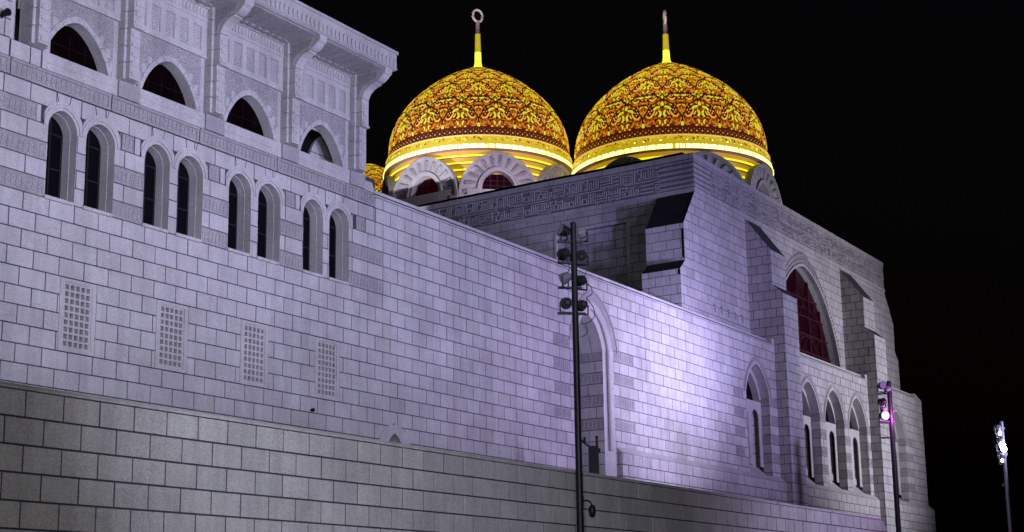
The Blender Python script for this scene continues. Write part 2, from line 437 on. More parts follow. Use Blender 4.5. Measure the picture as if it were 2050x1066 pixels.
for cx, w in pair:
    o, pts = archwin(cx, w, zc(8)+.03, zc(4)-.02, .50, gw)
    sb = MB(); sb.rect(P, cx-w-.04, cx+w-.06, zc(8)-.03, zc(8)+.055, 0, .07); sb.build('sill', M['plain'], o)
    # stacked roll mouldings round the head, cut into voussoirs
    for r_, (a, b, d1) in enumerate(((.0, .075, .012), (.082, .15, .03), (.158, .225, .022))):
        mb = MB(); A = arch_pts(cx, zc(4)-.02, w+a, .50+a, 9); B = arch_pts(cx, zc(4)-.02, w+b, .50+b, 9)
        for k in range(len(A)-1):
            if abs(A[k][0]-cx) > BAY: continue
            lim = lambda p: (max(min(p[0], cx+w+.145), cx-w-.145), p[1])
            mb.prism(P, [lim(A[k]), lim(A[k+1]), lim(B[k+1]), lim(B[k])], -.03, d1)
        mb.build('archivolt', M['plain'], o)
# wall infill of the head course (zc4..zc3) between archivolts
for i in range(0, 4):
    for a, b in ((25.11+.16, 25.31), (25.77, 22.97-.16+BAY)):
        if i == 3 and a > 25.5: continue
        mb = MB(); mb.rect(P, a+BAY*i+.012, b+BAY*i-.012, zc(4)+.013, zc(3)-.013, -.03, 0); mb.build('stone', M['plain'], gw)
ms.lay(P, 35.42, 35.9, [zc(4), zc(3)], .48, [], core=False, phase=35.42)
# sharp keystone joints fanning above the heads
for cx, w in pair:
    for s_ in (-1, 1):
        mb = MB(); mb.prism(P, [(cx+s_*.13-.008, zc(3)+.0), (cx+s_*.13+.008, zc(3)), (cx+s_*.22+.008, zc(2)-.02), (cx+s_*.22-.008, zc(2)-.02)], 0, .0085)
        mb.build('keystone_joint', M['mortar'], gw)

# stone grilles
def grille(x, zb, zt):
    mb = MB(); w = .565
    for a, b, c, d_ in ((x-w, x+w, zb+.015, zb+.10), (x-w, x+w, zt-.10, zt-.015), (x-w, x-w+.13, zb+.10, zt-.10), (x+w-.13, x+w, zb+.10, zt-.10)):
        mb.rect(P, a, b, c, d_, -.14, .004)
    for a, b, c, d_ in ((x-w+.13, x+w-.13, zb+.10, zb+.13), (x-w+.13, x+w-.13, zt-.13, zt-.10), (x-w+.13, x-w+.155, zb+.13, zt-.13), (x+w-.155, x+w-.13, zb+.13, zt-.13)):
        mb.rect(P, a, b, c, d_, -.14, -.02)
    o = mb.build('grille_window', M['plain'], gw)
    x0, x1, z0, z1 = x-w+.155, x+w-.155, zb+.13, zt-.13
    bb = MB(); nx, nz = 5, 9; px, pz = (x1-x0)/nx, (z1-z0)/nz; t = .028
    for q in range(nx+1): bb.rect(P, x0+px*q-t, x0+px*q+t, z0, z1, -.12, -.03)
    for q in range(nz+1):
        for r_ in range(nx): bb.rect(P, x0+px*r_+t, x0+px*(r_+1)-t, z0+pz*q-t, z0+pz*q+t, -.12, -.032)
    fb_ = MB()
    for q in range(nx):
        for r_ in range(nz):
            cx_, cz_ = x0+px*(q+.5), z0+pz*(r_+.5); e = .008
            if (q+r_) % 2:
                fb_.rect(P, cx_-e, cx_+e, z0+pz*r_+t, z0+pz*(r_+1)-t, -.12, -.095); fb_.rect(P, x0+px*q+t, x0+px*(q+1)-t, cz_-e, cz_+e, -.12, -.097)
            else:
                a_, b_ = px/2-t, pz/2-t
                fb_.prism(P, [(cx_-a_, cz_-b_+.02), (cx_-a_+.02, cz_-b_), (cx_+a_, cz_+b_-.02), (cx_+a_-.02, cz_+b_)], -.12, -.095)
                fb_.prism(P, [(cx_-a_, cz_+b_-.02), (cx_-a_+.02, cz_+b_), (cx_+a_, cz_-b_+.02), (cx_+a_-.02, cz_-b_)], -.12, -.097)
    bb.build('grille', M['plain'], o); fb_.build('grille_infill', M['band'], o)['kind'] = 'stuff'
    db = MB(); db.poly([P(x0-.03, z0-.03, -.125), P(x1+.03, z0-.03, -.125), P(x1+.03, z1+.03, -.125), P(x0-.03, z1+.03, -.125)]); db.build('backing', M['dark'], o)
for i in range(0, 4): grille(24.15+BAY*i, zc(16), zc(12))

# frieze under the gallery
for i in range(-1, 5):
    u0 = 21.78+BAY*i; u1 = min(u0+BAY-.04, 35.86)
    if u0 < 14.2 or u0 > 35: continue
    u0 = max(u0, 18.9)
    mb = MB(); z0, z1 = zc(2), zc(1)
    mb.rect(P, u0, u1, z0+.015, z1-.015, -.03, -.004)
    mb.rect(P, u0, u1, z0+.015, z0+.075, -.004, .03); mb.rect(P, u0, u1, z1-.085, z1-.015, -.004, .035)
    mb.rect(P, u0, u0+.09, z0+.075, z1-.085, -.004, .02); mb.rect(P, u1-.09, u1, z0+.075, z1-.085, -.004, .02)
    q = u0+.16
    while q < u1-.2:
        mb.prism(P, [(q, z0+.10), (q+.055, z0+.10), (q+.085, z1-.11), (q+.02, z1-.11)], -.004, .016)
        mb.prism(P, [(q+.085, (z0+z1)/2-.06), (q+.115, (z0+z1)/2), (q+.085, (z0+z1)/2+.06), (q+.065, (z0+z1)/2)], -.004, .012)
        q += .15
    mb.build('frieze_panel', M['carved2'], gw)
# base course of the gallery: long panel under each arch, hammered pier block between
ms.lay(P, 21.74, 22.66, [zc(1), zc(0)], .776, [], phase=.6)
for i in range(0, 4):
    u0 = 22.68+BAY*i
    mb = MB(); mb.rect(P, u0+.01, u0+2.42, zc(1)+.012, zc(0), -.4, .012); mb.rect(P, u0+.01, u0+2.42, zc(1)+.2, zc(1)+.225, .012, .022)
    mb.build('parapet_panel', M['plain'], gw)
    mb = MB(); mb.rect(P, u0+2.43, u0+BAY-.005, zc(1)+.012, zc(0)-.005, -.4, .06); mb.build('pier_base', M['carved2'], gw)
ms.lay(P, 35.34, 35.95, [zc(1), zc(0)-.12], .62, [], phase=35.34, R=lambda z: 35.9-(z-zc(1))*.5)

# gallery bays
def prism_y(mb, x0, x1, prof, mi=0):           # profile in (d, z) extruded along X
    v0 = [P(x0, z, d) for d, z in prof]; v1 = [P(x1, z, d) for d, z in prof]
    mb.poly(v0, mi=mi); mb.poly(v1, mi=mi)
    for k in range(len(prof)):
        k2 = (k+1) % len(prof); mb.poly([v0[k], v1[k], v1[k2], v0[k2]], mi=mi)
for i in range(0, 4):
    cx = 23.77+BAY*i; z0 = zc(0)
    A = arch_pts(cx, z0, 1.0, 1.07, 10, .3); B = arch_pts(cx, z0, 1.11, 1.25, 10, .25); Bi = arch_pts(cx, z0, .99, 1.06, 10)
    mb = MB(); reveal(mb, P, A, .02, -.32)
    ar = mb.build('gallery_arch', M['plain'], gw)
    for s0 in range(0, 20, 2):
        mb = MB(); q = ring_piece(A, B, s0, s0+2)
        c_ = (sum(p[0] for p in q)/len(q), sum(p[1] for p in q)/len(q))
        q = [(c_[0]+(p[0]-c_[0])*.965, c_[1]+(p[1]-c_[1])*.965) for p in q]
        mb.prism(P, q, -.05, .022); mb.build('voussoir', M['plain'], ar)
    # spandrel filled with carving, up to the string line
    mb = MB(); top = 15.56; ul, ur = cx-1.14, cx+1.14
    for k in range(len(B)-1):
        a, b = B[k], B[k+1]
        if abs(a[0]-b[0]) < 1e-4: continue
        mb.prism(P, [a, b, (b[0], top), (a[0], top)], -.1, 0)
    if B[0][0] > ul: mb.rect(P, ul, B[0][0], z0, top, -.1, 0); mb.rect(P, B[-1][0], ur, z0, top, -.1, 0)
    mb.build('carved_spandrel', M['carved'], gw)
    # toothed backs of the voussoirs cutting into the carving
    for s_ in (-1, 1):
        for zz, hw, hh in ((14.25, .16, .30), (14.58, .15, .24), (14.86, .15, .2)):
            xx = cx+s_*(arch_half(zz-z0, 1.11, 1.25, .25)+.02)
            if abs(xx+s_*hw-cx) > 1.12: hw = 1.12-abs(xx-cx)
            if hw < .03: continue
            mb = MB(); mb.prism(P, sorted([(xx, zz-hh/2), (xx+s_*hw, zz-hh/2)])+[(max(xx, xx+s_*hw), zz+hh/2-.05*s_*0), (min(xx, xx+s_*hw), zz+hh/2)], -.02, .010)
            mb.build('voussoir', M['plain'], ar)
    # glass and tracery deep in the arch; the last bay opens on a lit vault
    gb2 = MB()
    if i < 3:
        fan(gb2, P, A, -.32); gb2.build('pane', M['darkred'], ar)
        fb = MB()
        for q in (-.5, 0, .5): fb.rect(P, cx+q-.012, cx+q+.012, z0, z0+arch_half(abs(q), 1.0, 1.07)*.8, -.318, -.31)
        fb.rect(P, cx-.8, cx+.8, z0+.45, z0+.47, -.318, -.302); fb.build('window_frame', M['dark'], ar)
    else:
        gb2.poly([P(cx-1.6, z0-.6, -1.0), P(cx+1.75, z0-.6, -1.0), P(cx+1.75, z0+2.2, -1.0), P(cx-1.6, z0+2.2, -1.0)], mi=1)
        A3 = arch_pts(34.32, 14.30, .62, .90, 10, .3); A4 = [(34.32-.62, 13.6)]+A3+[(34.32+.62, 13.6)]
        for a_, b_ in zip(A4, A4[1:]): gb2.prism(P, [a_, b_, (34.32, 13.6)], -.96, -.86)
        gb2.prism(P, [(33.7, 14.52), (34.9, 14.52), (34.9, 14.54), (33.7, 14.54)], -.86, -.855, mi=1)
        gb2.build('inner_vault', [M['plain'], M['dark']], ar)
    # string moulding and lattice panels
    mb = MB()
    ub, ue = cx-1.58, cx+1.58
    if i == 3: ue = cx+1.5
    mb.rect(P, ub, ue, 15.58, 15.66, -.1, .02); mb.rect(P, ub, ue, 15.66, 15.76, -.1, .002)
    mb.rect(P, ub, ue, 16.50, 16.66, -.1, .002); mb.rect(P, ub, ue, 16.66, 16.71, -.1, .03)
    pc = [cx-1.08+.5125*q for q in range(5)]; e = ub
    for c_ in pc:
        if c_-.175 > e: mb.rect(P, e, c_-.175, 15.76, 16.50, -.1, .002)
        e = c_+.175
    if e < ue: mb.rect(P, e, ue, 15.76, 16.50, -.1, .002)
    mb.build('lattice_surround', M['plain'], gw)
    for c_ in pc:
        mb = MB(); mb.rect(P, c_-.175, c_+.175, 15.76, 16.50, -.12, -.10)
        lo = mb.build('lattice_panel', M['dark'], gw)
        lb = MB(); f = .022
        for a, b, c, d_ in ((c_-.175, c_+.175, 15.76, 15.76+f), (c_-.175, c_+.175, 16.50-f, 16.50), (c_-.175, c_-.175+f, 15.78, 16.48), (c_+.175-f, c_+.175, 15.78, 16.48)):
            lb.rect(P, a, b, c, d_, -.09, -.012)
        def seg(x0, y0, x1, y1, t=.013, d0=-.095, d1=-.035):
            dx, dy = x1-x0, y1-y0; l_ = math.hypot(dx, dy)
            if l_ < .03: return
            nx, ny = -dy/l_*t, dx/l_*t
            lb.prism(P, [(x0+nx, y0+ny), (x1+nx, y1+ny), (x1-nx, y1-ny), (x0-nx, y0-ny)], d0, d1)
        X0, X1, Z0, Z1 = c_-.165, c_+.165, 15.77, 16.49; st = .082
        for q in range(-5, 14):
            for s_ in (1, -1):
                zz0 = Z0+q*st; a0 = (X0, zz0) if s_ > 0 else (X1, zz0); 
                t0 = max(0, Z0-zz0); t1 = min(X1-X0, Z1-zz0)
                if t1-t0 < .03: continue
                seg(a0[0]+s_*t0, a0[1]+t0, a0[0]+s_*t1, a0[1]+t1, d1=-.045+.003*s_)
        for q in range(1, 9): seg(X0, Z0+q*st, X1, Z0+q*st, .007, -.095, -.05)
        lb.build('lattice', M['plain'], lo)
    # course of small upright leaves below the soffit
    mb = MB(); mb.rect(P, ub, ue, 16.71, 17.1, -.1, .0)
    mb.rect(P, ub, ue, 17.04, 17.1, 0, .06); mb.rect(P, ub, ue, 16.71, 16.74, 0, .02)
    q = ub+.06
    while q < ue-.08:
        mb.prism(P, [(q, 16.77), (q+.06, 16.77), (q+.085, 16.9), (q+.03, 17.02), (q-.02, 16.9)], 0, .028); q += .135
    mb.build('leaf_course', M['plain'], gw)

# piers with their curved brackets
PRO = [(.42, 15.38), (.42, 16.22), (.45, 16.36), (.52, 16.48), (.64, 16.58), (.80, 16.65), (.93, 16.68), (.95, 16.72), (1.08, 16.76), (1.2, 16.84), (1.24, 16.90), (1.33, 16.95), (1.36, 17.12)]
for i in range(-1, 4):
    c = 25.36+BAY*i
    if i == -1: c = 22.44
    z0 = zc(0)
    zj = [z0, 14.44, 14.9, 15.37, 15.83, 16.28, 16.72, 17.12]
    pier = None
    hw, hn = (.25, .165)
    for q in range(len(zj)-1):
        a, b = zj[q]+.011, zj[q+1]-.011
        mb = MB()
        mb.rect(P, c-hw, c+hw, a, b, -.1, .19)
        if b < 15.4: mb.rect(P, c-hn, c+hn, a, b, .19, .33)
        else:
            pr = [(.19, a)]
            import bisect
            def dd(z):
                for (d0, y0), (d1, y1) in zip(PRO, PRO[1:]):
                    if y0 <= z <= y1: return d0+(d1-d0)*(z-y0)/max(1e-6, y1-y0)
                return PRO[-1][0] if z > PRO[-1][1] else PRO[0][0]
            pts = [(dd(a), a)]+[p for p in PRO if a < p[1] < b]+[(dd(b), b)]
            prism_y(mb, c-hn, c+hn, pr+pts+[(.19, b)])
        o = mb.build('pier_stone', M['plain'], gw)
    mb = MB()                                       # carved face of the pier
    for q in range(5):
        zb_ = z0+.08+q*.27
        mb.prism(P, [(c-.10, zb_), (c+.10, zb_), (c+.12, zb_+.1), (c, zb_+.2), (c-.12, zb_+.1)], .331, .352)
    for q in range(3):
        zb_ = 15.45+q*.26; mb.prism(P, [(c-.10, zb_), (c+.10, zb_), (c+.12, zb_+.1), (c, zb_+.2), (c-.12, zb_+.1)], .421, .445)
    mb.rect(P, c-.175, c+.175, 15.36, 15.43, .30, .46)
    mb.build('pier_carving', M['plain'], gw)
    mb = MB(); Q = flank(c-hn)                      # raised scroll panel on the bracket cheek
    cur = [(.30, 16.3), (.36, 16.5), (.5, 16.66), (.72, 16.76), (.98, 16.83), (1.06, 17.02), (.28, 17.02)]
    mb.prism(Q, [(-28+d, z) for d, z in cur], 0, .018); mb.build('scroll_panel', M['carved2'], gw)
# core behind the piers, backs of the gallery, roof
mb = MB()
mb.box(22.2, 35.35, 28.34, 28.4, 15.0, 17.7); mb.box(14, 35.35, 31.0, 31.2, 13.4, 17.7)
mb.poly([(14, 28, 17.7), (35.3, 28, 17.7), (35.3, 31.2, 17.7), (14, 31.2, 17.7)])
mb.box(35.28, 35.36, 28.02, 31.2, 13.4, 17.7)
for i in range(-1, 4):
    c = 25.36+BAY*i
    if i < 0: c = 22.44
    mb.box(c-.52 if i >= 0 else c-.24, min(c+.52, 35.35), 28.06, 28.3, zc(0), 17.1)
mb.build('gallery_core', M['plain'], gw)
mb = MB(); mb.box(21.7, 22.22, 28.5, 28.6, 13.4, 17.7); mb.build('slot_back', M['plain'], gw)

# eaves: soffit, fluted fascia, lip
mb = MB()
mb.box(14, 35.18, 26.66, 28.02, 17.12, 17.2)
mb.box(14, 35.2, 26.62, 26.66, 17.14, 17.66); mb.box(14, 35.16, 26.66, 28.1, 17.2, 17.66)
mb.box(14, 35.24, 26.57, 28.1, 17.66, 17.75)
ev = mb.build('eaves', M['plain'], gw)
mb = MB(); q = 20.0; FP = front(26.62)
mb.rect(FP, 18, 35.2, 17.16, 17.19, 0, .03)
while q < 35.1:
    mb.prism(FP, [(q, 17.22), (q+.05, 17.20), (q+.065, 17.36), (q+.03, 17.46), (q-.01, 17.36)], 0, .04); q += .19
mb.build('fascia_flutes', M['plain'], ev)
for i in range(-1, 4):                              # carved soffit panel in each bay
    c0, c1 = 25.36+BAY*(i-1)+.2, 25.36+BAY*i-.2
    if i == 0: c0 = 22.7
    if i == -1: c0, c1 = 19.4, 22.2
    mb = MB(); mb.box(c0, c1, 26.78, 27.93, 17.085, 17.12)
    n_ = 7
    for q in range(n_):
        x = c0+.1+(c1-c0-.2)*(q+.5)/n_
        mb.box(x-.025, x+.025, 26.85, 27.62, 17.062, 17.085)
    for q in range(9):
        x = c0+.1+(c1-c0-.2)*(q+.5)/9
        mb.prism(WORLD, [(x-.09, 17.085), (x+.09, 17.085), (x+.05, 17.03), (x-.05, 17.03)], 27.70, 27.86, back=True)
    mb.build('soffit_panel', M['carved2'], ev)

# coping along the long wall
mb = MB()
def coping(x0, x1, y=28, zt=13.42):
    pr = [(0, zt), (.035, zt+.01), (.035, zt+.05), (0, zt+.06), (-.26, zt+.24), (-.26, zt+.34), (-.5, zt+.34), (-.5, zt)]
    m_ = MB(); Q = front(y)
    a = [Q(x0, z, d) for d, z in pr]; b = [Q(x1, z, d) for d, z in pr]
    m_.poly(a); m_.poly(b)
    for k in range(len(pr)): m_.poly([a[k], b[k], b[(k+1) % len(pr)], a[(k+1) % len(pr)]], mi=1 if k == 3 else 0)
    return m_
x = 35.7
while x < 68.0:
    x1 = min(x+2.3, 68.08); coping(x+.006, x1-.006).build('coping_stone', [M['plain'], M['dark_slope']], gw); x += 2.3
mb = MB(); mb.box(67.75, 68.08, 28.0, 28.5, 13.42, 13.78); mb.build('coping_end', M['plain'], gw)
mb = MB(); mb.poly([(35.3, 28.5, 13.45), (60.4, 28.5, 13.45), (60.4, 60, 13.45), (35.3, 60, 13.45)]); mb.build('roof', M['roof'], gw)
mb = MB(); mb.box(-10, 14, 28.0, 28.4, 3.3, 18); mb.build('wall_extension', M['plain'], gw)
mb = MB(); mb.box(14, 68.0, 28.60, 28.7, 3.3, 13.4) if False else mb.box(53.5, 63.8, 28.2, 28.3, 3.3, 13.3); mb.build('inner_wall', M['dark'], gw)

# tall blind niche
def lathe_post(mb, x, y, z0, z1, r, n=12): mb.tube([(x, y, z0), (x, y, z1)], r, n)
mb = MB(); cx = 49.8; zs = 10.66
Ao = arch_pts(cx, zs, 1.93, 2.29, 14, .2); A1 = arch_pts(cx, zs, 1.55, 1.80, 14, .2); A2 = arch_pts(cx, zs, 1.36, 1.60, 14, .2); A3 = arch_pts(cx, zs, 1.14, 1.36, 14, .2)
ni = MB(); moulding(ni, P, A1, Ao, -.03, .004); 
Am = arch_pts(cx, zs, 1.86, 2.20, 14, .2); moulding(ni, P, Am, Ao, .004, .035)
nobj = ni.build('blind_niche', M['carved2'], gw)
ni = MB()
for a, b, c, e in zip(A1, A1[1:], A3, A3[1:]): ni.poly([P(*a, .0), P(*b, .0), P(*e, -.26), P(*c, -.26)])
for s_ in (-1, 1):
    ni.poly([P(cx+s_*1.55, 3.3, 0), P(cx+s_*1.55, zs, 0), P(cx+s_*1.14, zs, -.26), P(cx+s_*1.14, 3.3, -.26)])
ni.build('chamfer', M['plain'], nobj)
ni = MB(); 
for k in range(len(A2)-1): ni.tube([P(A2[k][0], A2[k][1], -.10), P(A2[k+1][0], A2[k+1][1], -.10)], .075, 8, cap=False)
for s_ in (-1, 1): ni.tube([P(cx+s_*1.36, 6.7, -.10), P(cx+s_*1.36, zs, -.10)], .10, 10)
ni.build('roll_moulding', M['plain'], nobj)
# jambs laid in blocks
for s_, X in ((1, cx+1.14), (-1, cx-1.14)):
    Q = Plane((X, 0, 0), (0, -s_, 0), (-s_, 0, 0))
    u0, u1 = (-29.75, -28.26) if s_ > 0 else (28.26, 29.75)
    for k in range(7, 23):
        z0_, z1_ = zc(k+1), zc(k); z1_ = min(z1_, zs)
        if k % 2 == 1 and 7 <= k <= 13:
            carved_block(u0+.02, u1-.02, z0_, z1_, Q, nb=7, parent=gw)
        else: ms.lay(Q, u0, u1, [z0_, z1_], .72, phase=.2+.36*(k % 4 // 2), core=False)
    ms.lay(Q, u0, u1, [3.3, zs], 40, skip=lambda u, z: True)
hb = MB()
for k in range(14):                                    # soffit of the niche head, in voussoir strips
    for s_ in (0, 1):
        i0 = k if s_ == 0 else len(A3)-2-k
        a, b = A3[i0], A3[i0+1]
        ca = ((a[0]-cx)*.004, 0)
        for dseg in ((-.26, -.74), (-.76, -1.24), (-1.26, -1.75)):
            g_ = .06 if k % 3 == 0 else 0
            hb.poly([P(a[0], a[1], dseg[0]), P(b[0], b[1], dseg[0]), P(b[0], b[1], dseg[1]), P(a[0], a[1], dseg[1])])
hb.build('niche_head', M['plain'], nobj)
ms.lay(front(29.75), cx-1.2, cx+1.2, [zc(k) for k in range(23, 1, -1)], .6, [], phase=.1)

# low pointed doorway peeping over the retaining wall
mb = MB(); cx = 36.93
A = arch_pts(cx, 5.35, .40, .62, 8); B = arch_pts(cx, 5.35, .85, .90, 8)
moulding(mb, P, A, B, -.03, .03); mb.rect(P, cx-.85, cx-.40, 3.3, 5.35, -.03, .03); mb.rect(P, cx+.40, cx+.85, 3.3, 5.35, -.03, .03)
do = mb.build('pointed_doorway', M['plain'], gw)
mb = MB(); reveal(mb, P, [(cx-.4, 3.3)]+A+[(cx+.4, 3.3)], 0, -.4); mb.build('reveal', M['plain'], do)
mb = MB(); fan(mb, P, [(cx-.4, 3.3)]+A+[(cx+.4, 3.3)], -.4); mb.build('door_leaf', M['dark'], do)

# lancet bays
def lancet(cx, root, w=1.37, wo=1.78, msn=None, zs=10.70):
    h, ho = 1.50, 1.90
    A = arch_pts(cx, zs, w, h, 12, .28); B = arch_pts(cx, zs, wo, ho, 12, .28); A_ = arch_pts(cx, zs, w+.13, h+.15, 12, .28); A2 = arch_pts(cx, zs, w+.26, h+.27, 12, .28)
    mb = MB()
    moulding(mb, P, A_, A2, -.03, .03); moulding(mb, P, A2, B, -.03, .0)
    o = mb.build('lancet_arch', M['carved2'], root)
    mb = MB(); moulding(mb, P, A, A_, -.03, .0)
    reveal(mb, P, A, 0, -.46); mb.build('archivolt', M['plain'], o)
    # jambs
    for s_ in (1, -1):
        Q = Plane((cx+s_*w, 0, 0), (0, -s_, 0), (-s_, 0, 0)); u0, u1 = (-28.46, -28.0) if s_ > 0 else (28.0, 28.46)
        for k in range(7, 16):
            z1_ = min(zc(k), zs); mb = MB()
            dk = (k % 2 == 1)
            mb.rect(Q, u0+(.0 if s_ > 0 else .006), u1-(.006 if s_ > 0 else 0), zc(k+1)+.012, z1_-.012, -.012, 0 if not dk else -.004)
            mb.build('jamb_stone', M['carved' if dk else 'plain'], root)
        mb = MB(); mb.rect(Q, (u0+.0 if s_ > 0 else u0+.06), (u1-.06 if s_ > 0 else u1), 6.0, zs, -.08, -.03); mb.build('jamb_core', M['mortar'], root)
    # second order and dark tympanum
    I = arch_pts(cx+.0, 10.5, w*.93, h*.97, 12); J = arch_pts(cx, 10.5, w*.95, h*.96, 12, .28)
    mb = MB()
    for a, b, c, e in zip(A, A[1:], J, J[1:]): mb.poly([P(*a, -.46), P(*b, -.46), P(*e, -.46), P(*c, -.46)])
    reveal(mb, P, J, -.46, -.80); mb.build('inner_order', M['plain'], o)
    mb = MB(); fan(mb, P, J, -.80); mb.build('pane', M['glass'], o)
    mb = MB(); mb.rect(P, cx-.02, cx+.02, 10.5, 11.4, -.795, -.76); mb.rect(P, cx-.9, cx+.9, 10.72, 10.76, -.795, -.765); mb.build('window_frame', M['frame'], o)
    # screen slab pierced by two narrow pointed lights
    mb = MB(); sw, sh, st = .41, .42, 9.68; zt = 10.52; zb = 7.35
    for c2 in (cx-.63, cx+.63):
        S_ = arch_pts(c2, st, sw, sh, 8)
        for a, b in zip(S_, S_[1:]): mb.prism(P, [a, b, (b[0], zt), (a[0], zt)], -.50, -.46)
    for a, b in ((cx-w, cx-.63-sw), (cx-.63+sw, cx+.63-sw), (cx+.63+sw, cx+w)): mb.rect(P, a, b, zb, zt, -.50, -.46)
    mb.prism(P, [(cx-.22, zb), (cx+.22, zb), (cx+.34, zb+.12), (cx+.30, zb+.34), (cx+.22, zb+.42), (cx-.22, zb+.42), (cx-.34, zb+.3), (cx-.34, zb+.1)], -.55, -.42)
    mb.build('screen_slab', M['plain'], o)
    mb = MB(); mb.rect(P, cx-w, cx+w, 6.6, 10.5, -.96, -.76); mb.build('inner_wall', M['mortar'], o)
    for k in range(8, 16):
        mb = MB(); mb.rect(P, cx-w, cx+w, zc(k+1)+.015, zc(k)-.015, -.76, -.74); mb.build('back_stone', M['plain'], o)
    # sloping sill
    mb = MB(); mb.poly([P(cx-w, 6.64, .02), P(cx+w, 6.64, .02), P(cx+w, 7.35, -.76), P(cx-w, 7.35, -.76)])
    mb.build('sloping_sill', M['plain'], root)
lancet(65.72, gw)

# plinth with weathered slope
def plinth(u0, u1, root, masn, dpl=.25, side0=True):
    PP = front(28-dpl)
    masn.lay(PP, u0, u1, [zc(k) for k in range(23, 15, -1)], .776, g=.034, phase=.3)
    zt = zc(16)-.0
    mb = MB(); mb.poly([PP(u0, zt, 0), PP(u1, zt, 0), P(u1-dpl, zt+.26, 0), P(u0+.0, zt+.26, 0)])
    mb.poly([PP(u1, zt, 0), P(u1, zt, -.1), P(u1-dpl, zt+.26, 0)]); mb.poly([PP(u0, zt, 0), P(u0, zt, -.1), P(u0, zt+.26, 0)])
    mb.build('plinth_slope', M['plain'], root)
    for X, nn in ((u0, -1), (u1, 1)):
        Q = Plane((X, 0, 0), (0, nn, 0), (nn, 0, 0)); a, b = sorted((nn*(28-dpl), nn*28.6)) if nn > 0 else sorted((-(28-dpl), -28.5))
        masn.lay(Q, a, b, [zc(k) for k in range(23, 15, -1)], .5, core=True, thick=.02, phase=.1)
plinth(51.40, 68.34, gw, ms)
ms.finish()

# ------------------------------------------------------------------ prayer hall block
ph = thing('prayer_hall', 'massive square stone mosque block with stepped buttresses, carved top band and red pointed window', 'building', (75.85, 40, 3.3))
mh = Masonry(ph)
TF = front(29.25); XL, XR = 62.2, 89.5
def dpro(z):
    pts = [(20.20, 0), (18.40, 1.30), (16.58, 1.30), (16.10, 1.83)]
    if z >= 20.2: return 0
    for (a, da), (b, db) in zip(pts, pts[1:]):
        if b <= z <= a: return da+(db-da)*(a-z)/(a-b)
    return 1.83
Lf = lambda z: XL-dpro(z); Rf = lambda z: XR+dpro(z)
BC = 75.75
big = hole(BC, 12.0, 13.9, 5.35, 6.15, .22)          # outer line of the great arch
bigh = [dict(c=BC, z0=13.0, z1=20.05, l=big['l'], r=big['r'], x0=BC-5.35, x1=BC+5.35, zs=13.9)]
butts = [(68.1, 69.95), (81.6, 83.45)]
def rows(z0, z1):
    k = 0; out = []
    zz = [zc(k) for k in range(-20, 25)]
    out = [z for z in zz if z0 < z < z1]; return sorted([z0]+out+[z1])
zr = [z for z in rows(12.6, 20.24)]
bh = [rhole(a, b, 3, 20.2) for a, b in butts]
vents = [rhole(63.93+.80*q, 64.05+.80*q, 14.62, 15.02) for q in range(5)]
mh.lay(TF, 60.0, 92.0, zr, .74, bigh, L=Lf, R=Rf, g=.031, phase=.37)
for v in vents:
    mb = MB(); a, b, z0, z1 = v['x0'], v['x1'], v['z0'], v['z1']
    mb.rect(TF, a, b, z0, z1, 0, .008); mb.rect(TF, a-.12, a, z1-.1, z1, 0, .008); mb.rect(TF, a-.12, a, z0+.1, z0+.17, 0, .008)
    mb.build('vent_slot', M['band'], ph)
# corner parts that slope (edges of the end buttresses): dark slopes on the flank
FL = flank(XL)
ml = Masonry(ph)
mh.lay(FL, -60, -31.25, rows(12.6, 20.24), .80, [rhole(-37.0, -32.95, 10, 19.28)], phase=.1, g=.031)
# recessed flank panel with a thin frame
FLr = flank(XL+.22)
mh.lay(FLr, -37.0, -32.95, rows(12.6, 19.28), .80, phase=.3, g=.031)
mb = MB()
reveal(mb, FL, [(-37.0, 12.6), (-37.0, 19.28), (-32.95, 19.28), (-32.95, 12.6)], 0, -.22)
mb.rect(FL, -37.09, -37.0, 12.6, 19.3, -.03, .03); mb.rect(FL, -32.95, -32.86, 12.6, 19.3, -.03, .03)
mb.build('panel_frame', M['plain'], ph)
# flank buttress, two stages
for (za, zb, d) in ((16.58, 18.40, 1.30), (12.6, 16.10, 1.83)):
    Q = flank(XL-d); mh.lay(Q, -31.25, -29.26, rows(za, zb), .74, g=.031, phase=.15)
def slope(pts, name='buttress_slope', nrow=1):
    mb = MB(); mb.poly(pts); mb.build(name, M['dark_slope'], ph)
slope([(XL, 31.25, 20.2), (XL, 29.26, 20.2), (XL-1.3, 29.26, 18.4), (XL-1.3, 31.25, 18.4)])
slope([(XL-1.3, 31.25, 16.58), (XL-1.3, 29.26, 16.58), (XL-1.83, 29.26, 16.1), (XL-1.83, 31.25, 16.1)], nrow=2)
mb = MB()
body = [(XL, 20.2), (XL-1.3, 18.4), (XL-1.3, 16.58), (XL-1.83, 16.1), (XL-1.83, 12.6), (XL, 12.6)]
mb.prism(WORLD, body, 31.24, 31.26); mb.prism(WORLD, [(XR+XL-0-x if False else XR+(XL-x), z) for x, z in body], 29.4, 31.2, back=True)
mb.build('buttress_side', M['plain'], ph)
